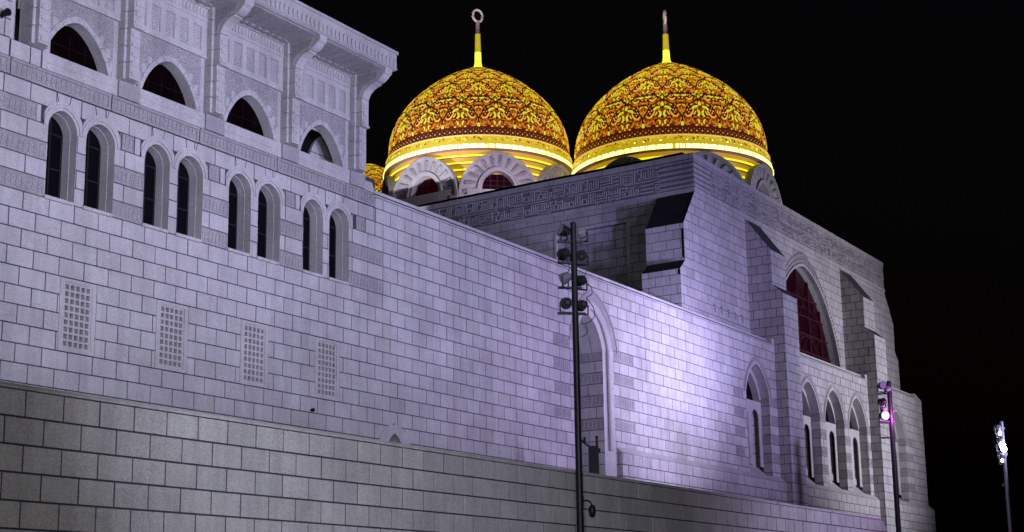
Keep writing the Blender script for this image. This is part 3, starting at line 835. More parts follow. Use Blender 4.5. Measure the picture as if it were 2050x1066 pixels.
# front buttresses
for a, b in butts:
    for (za, zb, d) in ((16.58, 18.40, 1.30), (3.3, 16.10, 1.83)):
        mh.lay(front(29.25-d), a+.002, b-.002, rows(za, zb), .74, g=.031, phase=a+.37, bond=.5)
    Q = flank(a)
    mh.lay(Q, -29.3, -27.0, rows(3.3, 20.18), .62, R=lambda z: -29.25+dpro(z)-.002, g=.031, phase=.1)
    Q2 = Plane((b, 0, 0), (0, 1, 0), (1, 0, 0)); mh.lay(Q2, 27.0, 29.3, rows(12.6, 20.18), .62, L=lambda z: 29.25-dpro(z)+.002, g=.031, phase=.1)
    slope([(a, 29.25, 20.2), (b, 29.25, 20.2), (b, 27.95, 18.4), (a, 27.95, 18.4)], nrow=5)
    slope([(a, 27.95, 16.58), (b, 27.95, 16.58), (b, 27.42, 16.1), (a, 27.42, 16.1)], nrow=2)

# carved band in square script on front and flank
def W_(rows_): return [r.ljust(max(len(q) for q in rows_), '.') for r in rows_]
GL = [W_(g) for g in (
 ["......#.#.#", "......#.#.#", "......#.#.#", "#####.#.#.#", "#...#.#.#.#", "#...#.#.#.#", "#...#.#.#.#", "#########.#", "..........."],
 ["#####..........", "....#.#####....", "....#.....#....", "#####.###.#.###", "......#.#.#.#.#", "###...#.#.#.#.#", "..#...#.#.#.#.#", "###############", "..............."],
 ["#...#.....#.#.#", ".#..#.....#.#.#", "..#.#.###.#.#.#", "...##.#.#.#.#.#", "....#.#.#.#.#.#", "...##.#.#.#.#.#", "..#.#.#.#.#.#.#", ".####.#######.#", "..............."],
 ["###########.#", "#.........#.#", "#.#######.#.#", "#.#.....#.#.#", "#.#.###.#.#.#", "#.#.#...#.#.#", "#.#.#####.#.#", "#.#.......#.#", "#.#########.#"],
 ["#.......#.#", "#.#.#.#.#.#", "#.#.#.#.#.#", "#########.#", "..........#", "###########", "#..........", "#.######.##", "#.#....#.#."],
 ["#######.#####", "......#.#...#", "#####.#.#.#.#", "#...#.#.#.#.#", "#.#.#.#.###.#", "#.#.#.#.....#", "#.###.#######", "#............", "#############"])]
def kufic(pl, u0, u1, z0, cell, root, solid_end=1):
    nz = 21; nu = int((u1-u0)/cell); grid = [[0]*nu for _ in range(nz)]
    R_ = random.Random(4)
    for t0 in (0, 11):
        x = 2
        while x < nu-3:
            g = R_.choice(GL); w = len(g[0])
            if R_.random() < .10:
                L_ = R_.randint(5, 12)
                for r_ in (1, 4, 7): 
                    for q in range(L_):
                        if x+q < nu-2: grid[t0+r_][x+q] = 1
                x += L_+1; continue
            for r_ in range(9):
                for q in range(w):
                    if x+q < nu-2 and g[8-r_][q] == '#': grid[t0+r_][x+q] = 1
            x += w+R_.choice((0, 1))
    for q in range(nu):
        if (q//17) % 3: grid[10][q] = 1
        grid[nz-1][q] = 1
    n = int(1.9/cell)
    rng = range(nu-n, nu) if solid_end > 0 else range(0, n)
    for q in rng:
        for r_ in range(nz): grid[r_][q] = 1 if r_ % 4 in (0, 1) else 0
    mb = MB(); seen = [[0]*nu for _ in range(nz)]
    for r_ in range(nz):
        q = 0
        while q < nu:
            if grid[r_][q] and not seen[r_][q]:
                e = q
                while e < nu and grid[r_][e] and not seen[r_][e]: e += 1
                if e-q == 1:
                    t = r_
                    while t < nz and grid[t][q] and not seen[t][q] and not (q+1 < nu and grid[t][q+1]): t += 1
                    t = max(t, r_+1)
                    for k in range(r_, t): seen[k][q] = 1
                    mb.rect(pl, u0+q*cell+.006, u0+(q+1)*cell-.006, z0+r_*cell, z0+t*cell, 0, .044)
                else:
                    for k in range(q, e): seen[r_][k] = 1
                    mb.rect(pl, u0+q*cell, u0+e*cell, z0+r_*cell+.006, z0+(r_+1)*cell-.006, 0, .04)
                q = e
            else: q += 1
    return mb
CE = .0635; zb0 = 20.50
for pl, a, b, end in ((flank(XL), -47.0, -29.25+.03, 1), (front(29.25), XL-.03, XR, 0)):
    mb = MB()
    mb.rect(pl, a if end == 0 else -60, b, 20.24, 20.44, -.1, .045)
    mb.rect(pl, a if end == 0 else -60, b, 21.90, 22.15, -.1, .045)
    bo = mb.build('band_course', M['plain'], ph)
    mb = MB(); mb.rect(pl, a if end == 0 else -60, b, 20.44, 21.90, -.1, 0); mb.build('band_ground', M['band'], ph)
    o = kufic(pl, a, b, zb0, CE, ph, end).build('kufic_inscription', M['plain'], ph)
# joints of the band courses
for pl, a, b in ((flank(XL), -46, -29.3), (front(29.25), XL+.3, XR)):
    mb = MB(); x = a
    while x < b:
        mb.rect(pl, x, x+.018, 20.25, 20.435, .044, .0465); mb.rect(pl, x+.4, x+.418, 21.91, 22.14, .044, .0465); x += .95
    mb.build('band_joint', M['mortar'], ph)
mb = MB(); mb.rect(flank(XL), -60, -29.9, 22.15, 22.36, -.6, -.20); mb.build('roof_edge', M['black'], ph)
mb = MB()
mb.box(XL-.03, XR, 29.22, 60, 22.09, 22.16); mb.build('roof', M['roof'], ph)
mb = MB(); mb.box(XL+.3, XR-.1, 29.9, 59, 3.3, 22.05) if False else mb.box(XL+.5, BC-5.6, 29.6, 30, 3.3, 22.0)
mb.box(BC+5.6, XR-.1, 29.6, 30, 3.3, 22.0); mb.box(XR-.1, XR, 29.5, 60, 3.3, 22.1); mb.build('hall_core', M['roof'], ph)

# great window
A = arch_pts(BC, 13.9, 4.90, 5.30, 18, .22); Bo = arch_pts(BC, 13.9, 5.35, 6.15, 18, .22); Am = arch_pts(BC, 13.9, 5.0, 5.45, 18, .22)
mb = MB(); moulding(mb, TF, A, Am, -.2, .07); 
ga = mb.build('great_arch', M['plain'], ph)
mb = MB(); moulding(mb, TF, Am, Bo, -.2, .0); mb.build('carved_archivolt', M['carved'], ga)
mb = MB()                                              # interlaced drops on the archivolt
for k in range(len(Am)-1):
    for f in (.25, .75):
        a = [Am[k][j]+(Am[k+1][j]-Am[k][j])*f for j in (0, 1)]; b = [Bo[k][j]+(Bo[k+1][j]-Bo[k][j])*f for j in (0, 1)]
        for g0, g1 in ((.08, .45), (.55, .92)):
            p = [a[0]+(b[0]-a[0])*g0, a[1]+(b[1]-a[1])*g0]; q = [a[0]+(b[0]-a[0])*g1, a[1]+(b[1]-a[1])*g1]
            nx, ny = -(q[1]-p[1]), q[0]-p[0]; l_ = math.hypot(nx, ny); nx, ny = nx/l_*.07, ny/l_*.07
            mb.prism(TF, [tuple(p), ((p[0]+q[0])/2+nx, (p[1]+q[1])/2+ny), tuple(q), ((p[0]+q[0])/2-nx, (p[1]+q[1])/2-ny)], 0, .05)
mb.build('archivolt_drops', M['plain'], ga)['kind'] = 'stuff'
mb = MB(); reveal(mb, TF, A, .06, -.55); mb.build('reveal', M['plain'], ga)
mb = MB(); fan(mb, TF, [(BC-4.9, 12.6)]+A+[(BC+4.9, 12.6)], -.5); gl = mb.build('red_glazing', M['red'], ph)
mb = MB()
hw = lambda z: arch_half(z-13.9, 4.9, 5.3, .22)
for q in (-3.3, -1.65, 0, 1.65, 3.3):
    z = 13.2
    top = 13.9
    while arch_half(top-13.9, 4.9, 5.3, .22) > abs(q) and top < 19.1: top += .05
    mb.rect(TF, BC+q-.05, BC+q+.05, 13.2, top, -.49, -.40)
for z in (14.6, 15.6, 16.6, 17.6): mb.rect(TF, BC-hw(z), BC+hw(z), z-.035, z+.035, -.488, -.42)
for q in (-3.3, -1.65, 0, 1.65):
    for z in (13.9, 16.2):
        for s_ in (0, 1):
            pts = [(BC+q+1.65*t_, z+ (1.6*math.sin(math.pi*(t_ if s_ else 1-t_)/2)) ) for t_ in [k/8 for k in range(9)]]
            for p0, p1 in zip(pts, pts[1:]):
                if max(abs(p0[0]-BC), abs(p1[0]-BC)) < hw(max(p0[1], p1[1])):
                    mb.prism(TF, [p0, p1, (p1[0], p1[1]+.06), (p0[0], p0[1]+.06)], -.486, -.43)
for k in range(1, 7):
    r_ = .5+.55*k
    for t_ in range(10):
        a0, a1 = math.pi*t_/10, math.pi*(t_+1)/10
        p = [(BC+1.2+r_*math.cos(w), 13.9+r_*math.sin(w)) for w in (a0, a1)]
        if k in (2, 5) and all(abs(x-BC) < hw(z+.1) for x, z in p): mb.prism(TF, [p[0], p[1], (p[1][0], p[1][1]+.05), (p[0][0], p[0][1]+.05)], -.484, -.44)
mb.build('tracery', M['redbar'], gl)

# lower front bays between and beside the buttresses (plane Y = 28)
def baywall(u0, u1, centers, zt=13.42):
    hs = []
    for c in centers:
        lf = hole(c, 6, 10.70, 1.78, 1.90, .28)
        hs += [dict(c=c, z0=10.70, z1=12.60, l=lf['l'], r=lf['r'], x0=c-1.78, x1=c+1.78, zs=10.70), rhole(c-1.38, c+1.38, 6.62, 10.70)]
    cs = []
    for k in (7, 9, 11, 13):
        e = [u0]+[x for c in centers for x in (c-1.37, c+1.37)]+[u1]
        for a, b in zip(e[::2], e[1::2]): 
            if b-a < 1.6: cs.append((a+.02, b-.02, zc(k+1), zc(k)))
            else:
                if a > u0: cs.append((a+.02, a+1.3, zc(k+1), zc(k)))
                if b < u1: cs.append((b-1.3, b-.02, zc(k+1), zc(k)))
    chs = [rhole(*c) for c in cs]
    mh.lay(P, u0, u1, [zc(k) for k in range(23, 1, -1)]+[zt], .776, hs+chs, core=False, phase=u0+.2)
    mh.lay(P, u0, u1, [zc(k) for k in range(23, 1, -1)]+[zt], 300, hs, skip=lambda u, z: True)
    for c in cs:
        if c[1]-c[0] > .2: carved_block(*c, parent=ph)
    for c in centers: lancet(c, ph)
baywall(70.0, 81.55, [72.37, 75.98, 79.59])
baywall(83.5, 91.4, [86.35])
def ph_coping(x0, x1):
    x = x0
    while x < x1-.1:
        xx = min(x+2.3, x1); m_ = coping(x+.006, xx-.006); m_.build('coping_stone', [M['plain'], M['dark_slope']], ph); x += 2.3
ph_coping(70.0, 81.5); ph_coping(83.5, 90.2)
mb = MB(); mb.box(81.2, 81.55, 28.0, 28.5, 13.42, 13.78); mb.prism(WORLD, [(90.2, 13.42), (91.4, 13.42), (91.4, 13.45), (90.2, 13.76)], 28.0, 28.6, back=True); mb.build('coping_end', M['plain'], ph)
plinth(69.98, 81.75, ph, mh); plinth(83.48, 91.75, ph, mh)
Q = Plane((91.4, 0, 0), (0, 1, 0), (1, 0, 0)); mh.lay(Q, 28.0, 31.5, rows(3.3, 13.42), .7)
mb = MB(); mb.poly([(60.4, 28.5, 13.45), (91.4, 28.5, 13.45), (91.4, 31.4, 13.45), (60.4, 31.4, 13.45)]); mb.build('roof', M['roof'], ph)
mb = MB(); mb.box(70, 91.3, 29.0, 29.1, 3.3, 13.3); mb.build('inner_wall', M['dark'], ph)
mh.finish()

# ------------------------------------------------------------------ golden domes
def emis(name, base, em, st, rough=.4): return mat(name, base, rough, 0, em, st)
GM = {  # emission stands in for light from the domes' hidden lamps
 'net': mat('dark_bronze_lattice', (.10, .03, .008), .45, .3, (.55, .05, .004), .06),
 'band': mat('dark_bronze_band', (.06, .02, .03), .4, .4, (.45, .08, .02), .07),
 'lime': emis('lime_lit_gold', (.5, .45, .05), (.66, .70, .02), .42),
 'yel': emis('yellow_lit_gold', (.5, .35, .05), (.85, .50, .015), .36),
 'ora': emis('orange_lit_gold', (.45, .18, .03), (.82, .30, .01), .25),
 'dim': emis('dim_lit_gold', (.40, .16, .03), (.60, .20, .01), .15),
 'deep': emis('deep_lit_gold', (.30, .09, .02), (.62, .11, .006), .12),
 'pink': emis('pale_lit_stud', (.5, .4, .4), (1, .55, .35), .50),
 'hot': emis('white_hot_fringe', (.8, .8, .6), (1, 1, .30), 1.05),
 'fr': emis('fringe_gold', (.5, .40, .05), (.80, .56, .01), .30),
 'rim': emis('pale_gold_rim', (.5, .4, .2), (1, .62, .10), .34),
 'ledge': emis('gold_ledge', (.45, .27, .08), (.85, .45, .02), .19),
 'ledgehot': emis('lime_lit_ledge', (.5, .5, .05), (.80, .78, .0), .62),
 'base': emis('finial_foot_glow', (.5, .6, .1), (.80, .88, .04), .75),  # lamplight on the spire's foot and shaft put in as emission
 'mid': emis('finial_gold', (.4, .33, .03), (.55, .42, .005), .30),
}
MOT = [  # mirrored motif of one cell: (material, [(x, y), ...], width); x 0 = cell centre, 1 = cell edge
 ('fill', [(.0, .02), (.0, .12), (0, .24)], .42), ('fill', [(.62, .06), (.66, .14), (.62, .24)], .42), ('fill', [(1, .26), (1, .42), (1, .62)], .36),
 ('fill', [(.5, .60), (.46, .72), (.5, .84)], .34), ('fill', [(.0, .34), (.0, .44), (0, .52)], .30),
 ('lime', [(0, .58), (.0, .64), (0, .71)], .15), ('lime', [(.46, .46), (.34, .54), (.12, .57)], .12),
 ('lime', [(.17, .45), (.09, .40), (.09, .33), (.20, .27)], .11), ('yel', [(.84, .33), (.74, .27), (.60, .28), (.48, .35), (.38, .44)], .09),
 ('yel', [(.40, .31), (.32, .36), (.26, .42)], .07),
 ('ora', [(.92, .20), (.88, .10), (.76, .05), (.60, .05)], .07), ('ora', [(.48, .20), (.44, .12), (.34, .08)], .08), ('ora', [(.76, .18), (.64, .13), (.56, .17)], .08),
 ('lime', [(.20, .19), (.12, .15), (.13, .07)], .09), ('yel', [(.34, .04), (.22, .035)], .09), ('yel', [(0, .10), (0, .02)], .09), ('lime', [(1, .015), (1, .06), (1, .12)], .14),
 ('pink', [(.70, .425), (.70, .455)], .065), ('pink', [(.56, .44), (.56, .47)], .06), ('pink', [(.63, .365), (.63, .395)], .06),
 ('yel', [(.97, .60), (.86, .60), (.78, .53)], .09), ('ora', [(.86, .50), (.83, .43), (.87, .36)], .08), ('ora', [(1, .54), (1, .42), (1, .30)], .08), ('yel', [(.93, .46), (.92, .38)], .05),
 ('yel', [(.70, .83), (.60, .785), (.44, .79), (.32, .86)], .09), ('ora', [(.68, .72), (.52, .68), (.36, .72)], .08), ('ora', [(.26, .66), (.17, .70), (.16, .76)], .07),
 ('lime', [(.28, .98), (.20, .92), (.07, .86)], .10), ('lime', [(0, .82), (0, .92)], .10), ('yel', [(.13, 1.02), (.10, .95)], .08),
 ('lime', [(.92, .93), (.80, .91), (.66, .94)], .10), ('pink', [(.48, .92), (.48, .95)], .06), ('pink', [(.58, .90), (.58, .93)], .06),
 ('ora', [(.10, .52), (.20, .49), (.30, .48)], .05), ('yel', [(.62, .52), (.70, .58), (.68, .64)], .05), ('ora', [(.08, .22), (.10, .28)], .05),
 ('yel', [(.96, .18), (.94, .24)], .05), ('ora', [(.52, .28), (.56, .22), (.50, .17)], .045), ('yel', [(.68, .09), (.74, .12), (.80, .10)], .04), ('ora', [(.30, .12), (.28, .18)], .045),
 ('yel', [(.20, .62), (.14, .68)], .045), ('yel', [(.40, .64), (.44, .60), (.52, .60)], .045), ('ora', [(.84, .66), (.78, .70), (.80, .75)], .05), ('ora', [(.14, .80), (.22, .82), (.24, .77)], .045),
 ('yel', [(.50, .86), (.42, .90), (.36, .94)], .045), ('ora', [(.98, .88), (.94, .94)], .05), ('ora', [(.78, .98), (.70, .99)], .05), ('yel', [(.58, .74), (.50, .755), (.44, .74)], .045),
 ('ora', [(.24, .24), (.34, .26), (.44, .23)], .06), ('ora', [(.84, .76), (.92, .71), (1.0, .74)], .09), ('yel', [(.95, .82), (.86, .84)], .07)]
MI = ['net', 'lime', 'yel', 'ora', 'dim', 'pink', 'deep']
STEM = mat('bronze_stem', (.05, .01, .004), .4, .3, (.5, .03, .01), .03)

def dome(cx, cy, zb, sc, label, rot=22.5, ringaz=-146, finial=True, drum=True, gables=range(8), nrep=16):
    t = thing('golden_dome', label, 'dome', (cx, cy, 22.2 if drum else zb-2), 'golden domes on the mosque roof')
    R, zt, z0 = 5.60*sc, zb+7.25*sc, zb+1.32*sc
    H = zt-z0
    # meridian
    prof = []
    for k in range(61):
        q = k/60; prof.append((R*max(0, 1-q**2.15)**.86, z0+H*q))
    L_ = [0]
    for (a, b), (c, d) in zip(prof, prof[1:]): L_.append(L_[-1]+math.hypot(c-a, d-b))
    def on(s_, off=0):
        s_ = max(0, min(L_[-1]-1e-4, s_))
        for k in range(60):
            if L_[k+1] >= s_: break
        f = (s_-L_[k])/(L_[k+1]-L_[k]); r_ = prof[k][0]+(prof[k+1][0]-prof[k][0])*f; z_ = prof[k][1]+(prof[k+1][1]-prof[k][1])*f
        dr, dz = prof[k+1][0]-prof[k][0], prof[k+1][1]-prof[k][1]; l_ = math.hypot(dr, dz)
        return r_+dz/l_*off, z_-dr/l_*off
    def pt(phi, s_, off=0):
        r_, z_ = on(s_, off); return (cx+r_*math.cos(phi), cy+r_*math.sin(phi), z_)
    mb = MB(); mb.lathe(prof, (cx, cy, 0), 96); shell = mb.build('shell', GM['net'], t, smooth=True)
    # leaf work, tiers shrinking towards the crown
    mb = MB(); tiers = [2.28, 2.05, 1.70, 1.25, .8, .5]; s0 = .06*sc; rv = random.Random(3)
    tot = sum(tiers); scl = (L_[-1]*.985-s0)/tot
    for ti, th_ in enumerate(tiers):
        th_ *= scl; st = (.5 if ti % 2 else 0)
        for c in range(nrep):
            ph0 = 2*math.pi*(c+st)/nrep+math.radians(rot)
            for mt, pts, w in MOT:
                if ti >= 4 and (w < .06 or mt == 'fill'): continue
                for sg in ((1, -1) if pts[0][0] not in (0, 1) or pts[-1][0] not in (0, 1) else (1,)):
                    if pts[0][0] == 1 == pts[-1][0] and sg < 0: continue
                    P3 = []; n = len(pts); wc = w*(.86 if mt == 'fill' else (.68 if w > .065 else .5))*th_*.42
                    dense = []
                    for (a, b), (c_, d) in zip(pts, pts[1:]):
                        dense += [(a, b), ((a+c_)/2, (b+d)/2)]
                    dense.append(pts[-1]); m_ = 'deep' if mt == 'fill' else mt; lift = .018 if mt == 'fill' else .07
                    pass
                    pass
                    r_prev = None; idx = []; N_ = len(dense)
                    for k, (x, y) in enumerate(dense):
                        s_ = s0+y*th_; r_, z_ = on(s_)
                        if r_ < .25*sc: break
                        x2, y2 = dense[min(k+1, N_-1)]; x1, y1 = dense[max(k-1, 0)]
                        half = math.pi/nrep*r_
                        tx, ty = (x2-x1)*half, (y2-y1)*th_; l_ = math.hypot(tx, ty) or 1
                        nx, ny = -ty/l_, tx/l_
                        ww = wc*(.35+.65*math.sin(math.pi*(.12+.76*k/(N_-1))))*min(1, half/1.0+.25)
                        row = []
                        for e, of in ((-1, .004), (0, lift*sc), (1, .004)):
                            px, py = x*half+nx*ww*e, s_+ny*ww*e
                            row.append(pt(ph0+sg*px/max(.3, r_), py, of))
                        idx.append(row)
                    for a, b in zip(idx, idx[1:]):
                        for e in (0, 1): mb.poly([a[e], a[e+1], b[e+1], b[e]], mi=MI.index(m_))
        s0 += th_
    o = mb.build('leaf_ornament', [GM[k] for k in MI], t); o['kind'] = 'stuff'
    # stem lattice lines between cells
    mb = MB(); s0 = .06*sc
    for ti, th_ in enumerate(tiers[:4]):
        th_ *= scl; st = (.5 if ti % 2 else 0)
        for c in range(nrep):
            ph0 = 2*math.pi*(c+st)/nrep+math.radians(rot)
            for sg in (1, -1):
                path = [(.97, .14), (.98, .25), (.80, .42), (.62, .60), (.30, .70), (.04, .78), (.1, .86), (.5, .95), (.95, 1.02)]
                pts = []
                for x, y in path:
                    r_, z_ = on(s0+y*th_); pts.append(pt(ph0+sg*x*math.pi/nrep, s0+y*th_, .05))
                mb.tube(pts, .036*sc, 4, cap=False)
        s0 += th_
    o = mb.build('lattice_stems', STEM, t); o['kind'] = 'stuff'
    # dark band with studs, rim, fringe
    mb = MB(); mb.lathe([(R, z0), (R+.05, z0-.03*sc), (R+.05, z0-.38*sc), (R+.10, z0-.42*sc)], (cx, cy, 0), 96); bd = mb.build('stud_band', GM['band'], t, smooth=False)
    mb = MB()
    for k in range(112):
        w = 2*math.pi*k/112; r_ = R+.05; q = [(0, .05), (.05, 0), (0, -.05), (-.05, 0)]
        for dz_, e in ((-.2, 1.0), (-.08, .5), (-.32, .5)):
            ww = w+(0 if e == 1 else math.pi/112)
            ce = Vector((cx+(r_+.035)*math.cos(ww), cy+(r_+.035)*math.sin(ww), z0+dz_*sc)); tg = Vector((-math.sin(ww), math.cos(ww), 0)); no = Vector((math.cos(ww), math.sin(ww), 0))
            cs = [ce-no*.035+tg*a*e+Vector((0, 0, b*e)) for a, b in q]
            for a, b in zip(cs, cs[1:]+cs[:1]): mb.poly([a, b, ce])
    o = mb.build('studs', GM['yel'], bd); o['kind'] = 'stuff'
    mb = MB(); mb.lathe([(R+.10, z0-.42*sc), (R+.20, z0-.44*sc), (R+.22, z0-.48*sc), (R+.16, z0-.52*sc)], (cx, cy, 0), 96); mb.build('rim', GM['rim'], t, smooth=True)
    f0, f1 = z0-.52*sc, zb
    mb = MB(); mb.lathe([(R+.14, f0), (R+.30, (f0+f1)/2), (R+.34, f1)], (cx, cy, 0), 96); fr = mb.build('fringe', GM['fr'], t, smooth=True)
    mb = MB(); rv = random.Random(int(cx*7)); nf = 260
    fm = ['fr', 'lime', 'yel', 'ora', 'hot', 'dim', 'net']
    def frp(w, v, of=0): 
        r_ = R+.14+(.20*v) + of; return (cx+r_*math.cos(w), cy+r_*math.sin(w), f0+(f1-f0)*v)
    for k in range(nf):
        w = 2*math.pi*(k+rv.random()*.6)/nf
        for q in range(3):
            v = rv.uniform(.04, .62); dw = rv.uniform(.006, .016); dv = rv.uniform(.05, .14); m_ = rv.choice([1, 1, 2, 3, 5, 5, 6, 6, 1])
            tl = rv.uniform(-.012, .012)
            mb.poly([frp(w-dw, v, .03), frp(w+tl, v+dv, .055), frp(w+dw, v, .03), frp(w-tl, v-dv*.7, .055)], mi=m_)
    nh = 76
    for k in range(nh):                                  # glowing scallops along the foot
        w = 2*math.pi*(k+.5)/nh; hw_ = math.pi/nh*.92; top = .22+.20*rv.random()
        prev = None
        for e in range(7):
            a = -1+2*e/6; ww = w+a*hw_; v = top+(1-top)*.62*abs(a)**1.6
            cur = (frp(ww, 1.0, .04), frp(ww, v, .04))
            if prev: mb.poly([prev[0], cur[0], cur[1], prev[1]], mi=4 if rv.random() < .93 else 1)
            prev = cur
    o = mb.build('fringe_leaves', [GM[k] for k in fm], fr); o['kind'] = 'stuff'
    # stepped gold ledges below
    mb = MB(); r_, z_ = R+.34, zb; pr = [(r_, z_)]
    mb.lathe([(r_, z_), (r_-.30, z_-.05)], (cx, cy, 0), 96, mi=2); r_ -= .30; z_ -= .05
    for k in range(5):
        w = .17; h = .36*sc
        mb.lathe([(r_, z_), (r_-.03, z_-h*.66)], (cx, cy, 0), 96, mi=0)
        mb.lathe([(r_-.03, z_-h*.66), (r_+.045, z_-h*.74), (r_+.05, z_-h*.92), (r_-.01, z_-h)], (cx, cy, 0), 96, mi=1)
        mb.lathe([(r_-.01, z_-h), (r_-w, z_-h-.01)], (cx, cy, 0), 96, mi=2); r_ -= w; z_ -= h+.01
    mb.lathe([(r_, z_), (r_, 22.1 if drum else zb-3)], (cx, cy, 0), 96, mi=0)
    if drum: mb.build('stepped_ledges', [GM['ledge'], GM['ledgehot'], M['pinkstone']], t)
    # gabled windows round the drum
    if drum:
        g0 = zb-2.95
        for gi in gables:
            az = math.radians(45*gi); n_ = Vector((math.cos(az), math.sin(az), 0)); U_ = Vector((-n_.y, n_.x, 0))
            G = Plane((cx, cy, 0), U_, n_); ap = 5.95*sc
            O = arch_pts(0, g0+.1, 2.42*sc, 2.72*sc, 12); I = arch_pts(0, g0+.55, .98*sc, 1.12*sc, 12)
            def lerp(f): return [(a[0]*f+b[0]*(1-f), a[1]*f+b[1]*(1-f)) for a, b in zip(O, I)]
            mb = MB()
            moulding(mb, G, lerp(.90), O, ap-.42, ap); moulding(mb, G, lerp(.84), lerp(.90), ap-.3, ap-.06)
            moulding(mb, G, lerp(.22), lerp(.84), ap-.5, ap-.16); moulding(mb, G, lerp(.14), lerp(.22), ap-.5, ap-.04); moulding(mb, G, I, lerp(.14), ap-.6, ap-.12)
            gb_ = mb.build('gable', M['plain'], t)
            mb = MB(); nn = 24; LA, LB = lerp(.27), lerp(.80)
            for k in range(nn):                              # shell-like flutes
                if k % 2: continue
                a, b, c, d = LA[k], LB[k], LB[k+1], LA[k+1]
                mid = lambda p, q, f: (p[0]+(q[0]-p[0])*f, p[1]+(q[1]-p[1])*f)
                m0, m1 = mid(a, d, .5), mid(b, c, .5)
                A3_, B3_, C3_, D3_ = G(*a, ap-.16), G(*b, ap-.16), G(*c, ap-.16), G(*d, ap-.16); M0, M1 = G(*m0, ap-.12), G(*m1, ap-.02)
                mb.poly([A3_, B3_, M1, M0]); mb.poly([D3_, C3_, M1, M0]); mb.poly([B3_, C3_, M1]); mb.poly([A3_, D3_, M0])
            mb.build('flutes', M['carved2'], gb_)
            mb = MB(); mb.rect(G, -2.42*sc, -1.9*sc, 22.1, g0+.1, ap-.42, ap); mb.rect(G, 1.9*sc, 2.42*sc, 22.1, g0+.1, ap-.42, ap)
            mb.rect(G, -1.9*sc, 1.9*sc, 22.1, g0+.50, ap-.5, ap-.05)
            mb.build('drum_face', M['plain'], t)
            mb = MB(); mb.rect(G, -1.0*sc, 1.0*sc, g0+.5, g0+1.6*sc, ap-.62, ap-.58); pn = mb.build('window', M['red'], gb_)
            mb = MB()
            for q in (-.4, 0, .4): mb.rect(G, q-.025, q+.025, g0+.5, g0+.55+arch_half(abs(q), .98, 1.0), ap-.58, ap-.53)
            for q in (.85, 1.15): mb.rect(G, -.8, .8, g0+q, g0+q+.04, ap-.58, ap-.54)
            mb.build('tracery', M['redbar'], gb_)
    # finial
    if finial:
        fh = finial; zf = zt-.12
        mb = MB(); mb.lathe([(.50*sc, zf-.1), (.33*sc, zf+.10), (.24*sc, zf+.28), (.21*sc, zf+.5), (.20*sc, zf+.9*fh*.33)], (cx, cy, 0), 20); f_ = mb.build('finial', GM['base'], t, smooth=True)
        z1 = zf+.9*fh*.33; z2 = zf+fh*.62; z3 = zf+fh*.86
        mb = MB(); mb.lathe([(.195*sc, z1), (.165*sc, z2)], (cx, cy, 0), 20); mb.build('shaft', GM['mid'], f_, smooth=True)
        mb = MB(); mb.lathe([(.175*sc, z2), (.175*sc, z2+.04), (.15*sc, z2+.05), (.12*sc, z3)], (cx, cy, 0), 20); mb.build('tip', M['tip'], f_, smooth=True)
        a = math.radians(ringaz); ux, uy = math.cos(a), math.sin(a); rr = .40*sc
        mb = MB(); pts = []
        for k in range(29):
            w = 2*math.pi*k/28; pts.append((cx+ux*rr*.86*math.sin(w), cy+uy*rr*.86*math.sin(w), z3+rr*.9-rr*math.cos(w)))
        mb.tube(pts, .085*sc, 8, cap=False); mb.build('crescent_ring', M['palegold'], f_, smooth=True)
    return t
M['pinkstone'] = stonemat('pinkish_stone', (.30, .19, .17), tint=False, grain=.15)
M['palegold'] = mat('pale_gold_metal', (.78, .72, .58), .45, .1)
M['tip'] = stonemat('pale_pink_stone', (.55, .42, .42), tint=False, grain=.1)
dome(72.0, 48.15, 26.75, .975, 'left golden dome, with two arched windows below it and a hollow ring on its spire', finial=3.75, ringaz=-28)
dome(75.85, 37.13, 25.62, 1.0, 'right golden dome, nearer one above the corner of the block, spire tip seen edge on', finial=3.15, ringaz=-148)
dome(80.0, 62.9, 26.6, .80, 'small slice of a third golden dome low behind the end of the gallery', finial=0, drum=False)
# warm light that the domes' hidden lamps throw on the gables
for (x, y, z, e) in ((73.6, 40.9, 24.6, 260),):
    d = bpy.data.lights.new('dome_foot_lamp', 'POINT'); d.energy = e; d.color = (1, .78, .25); d.shadow_soft_size = .2
    o = bpy.data.objects.new('dome_foot_lamp', d); C.objects.link(o); o.location = (x, y, z)

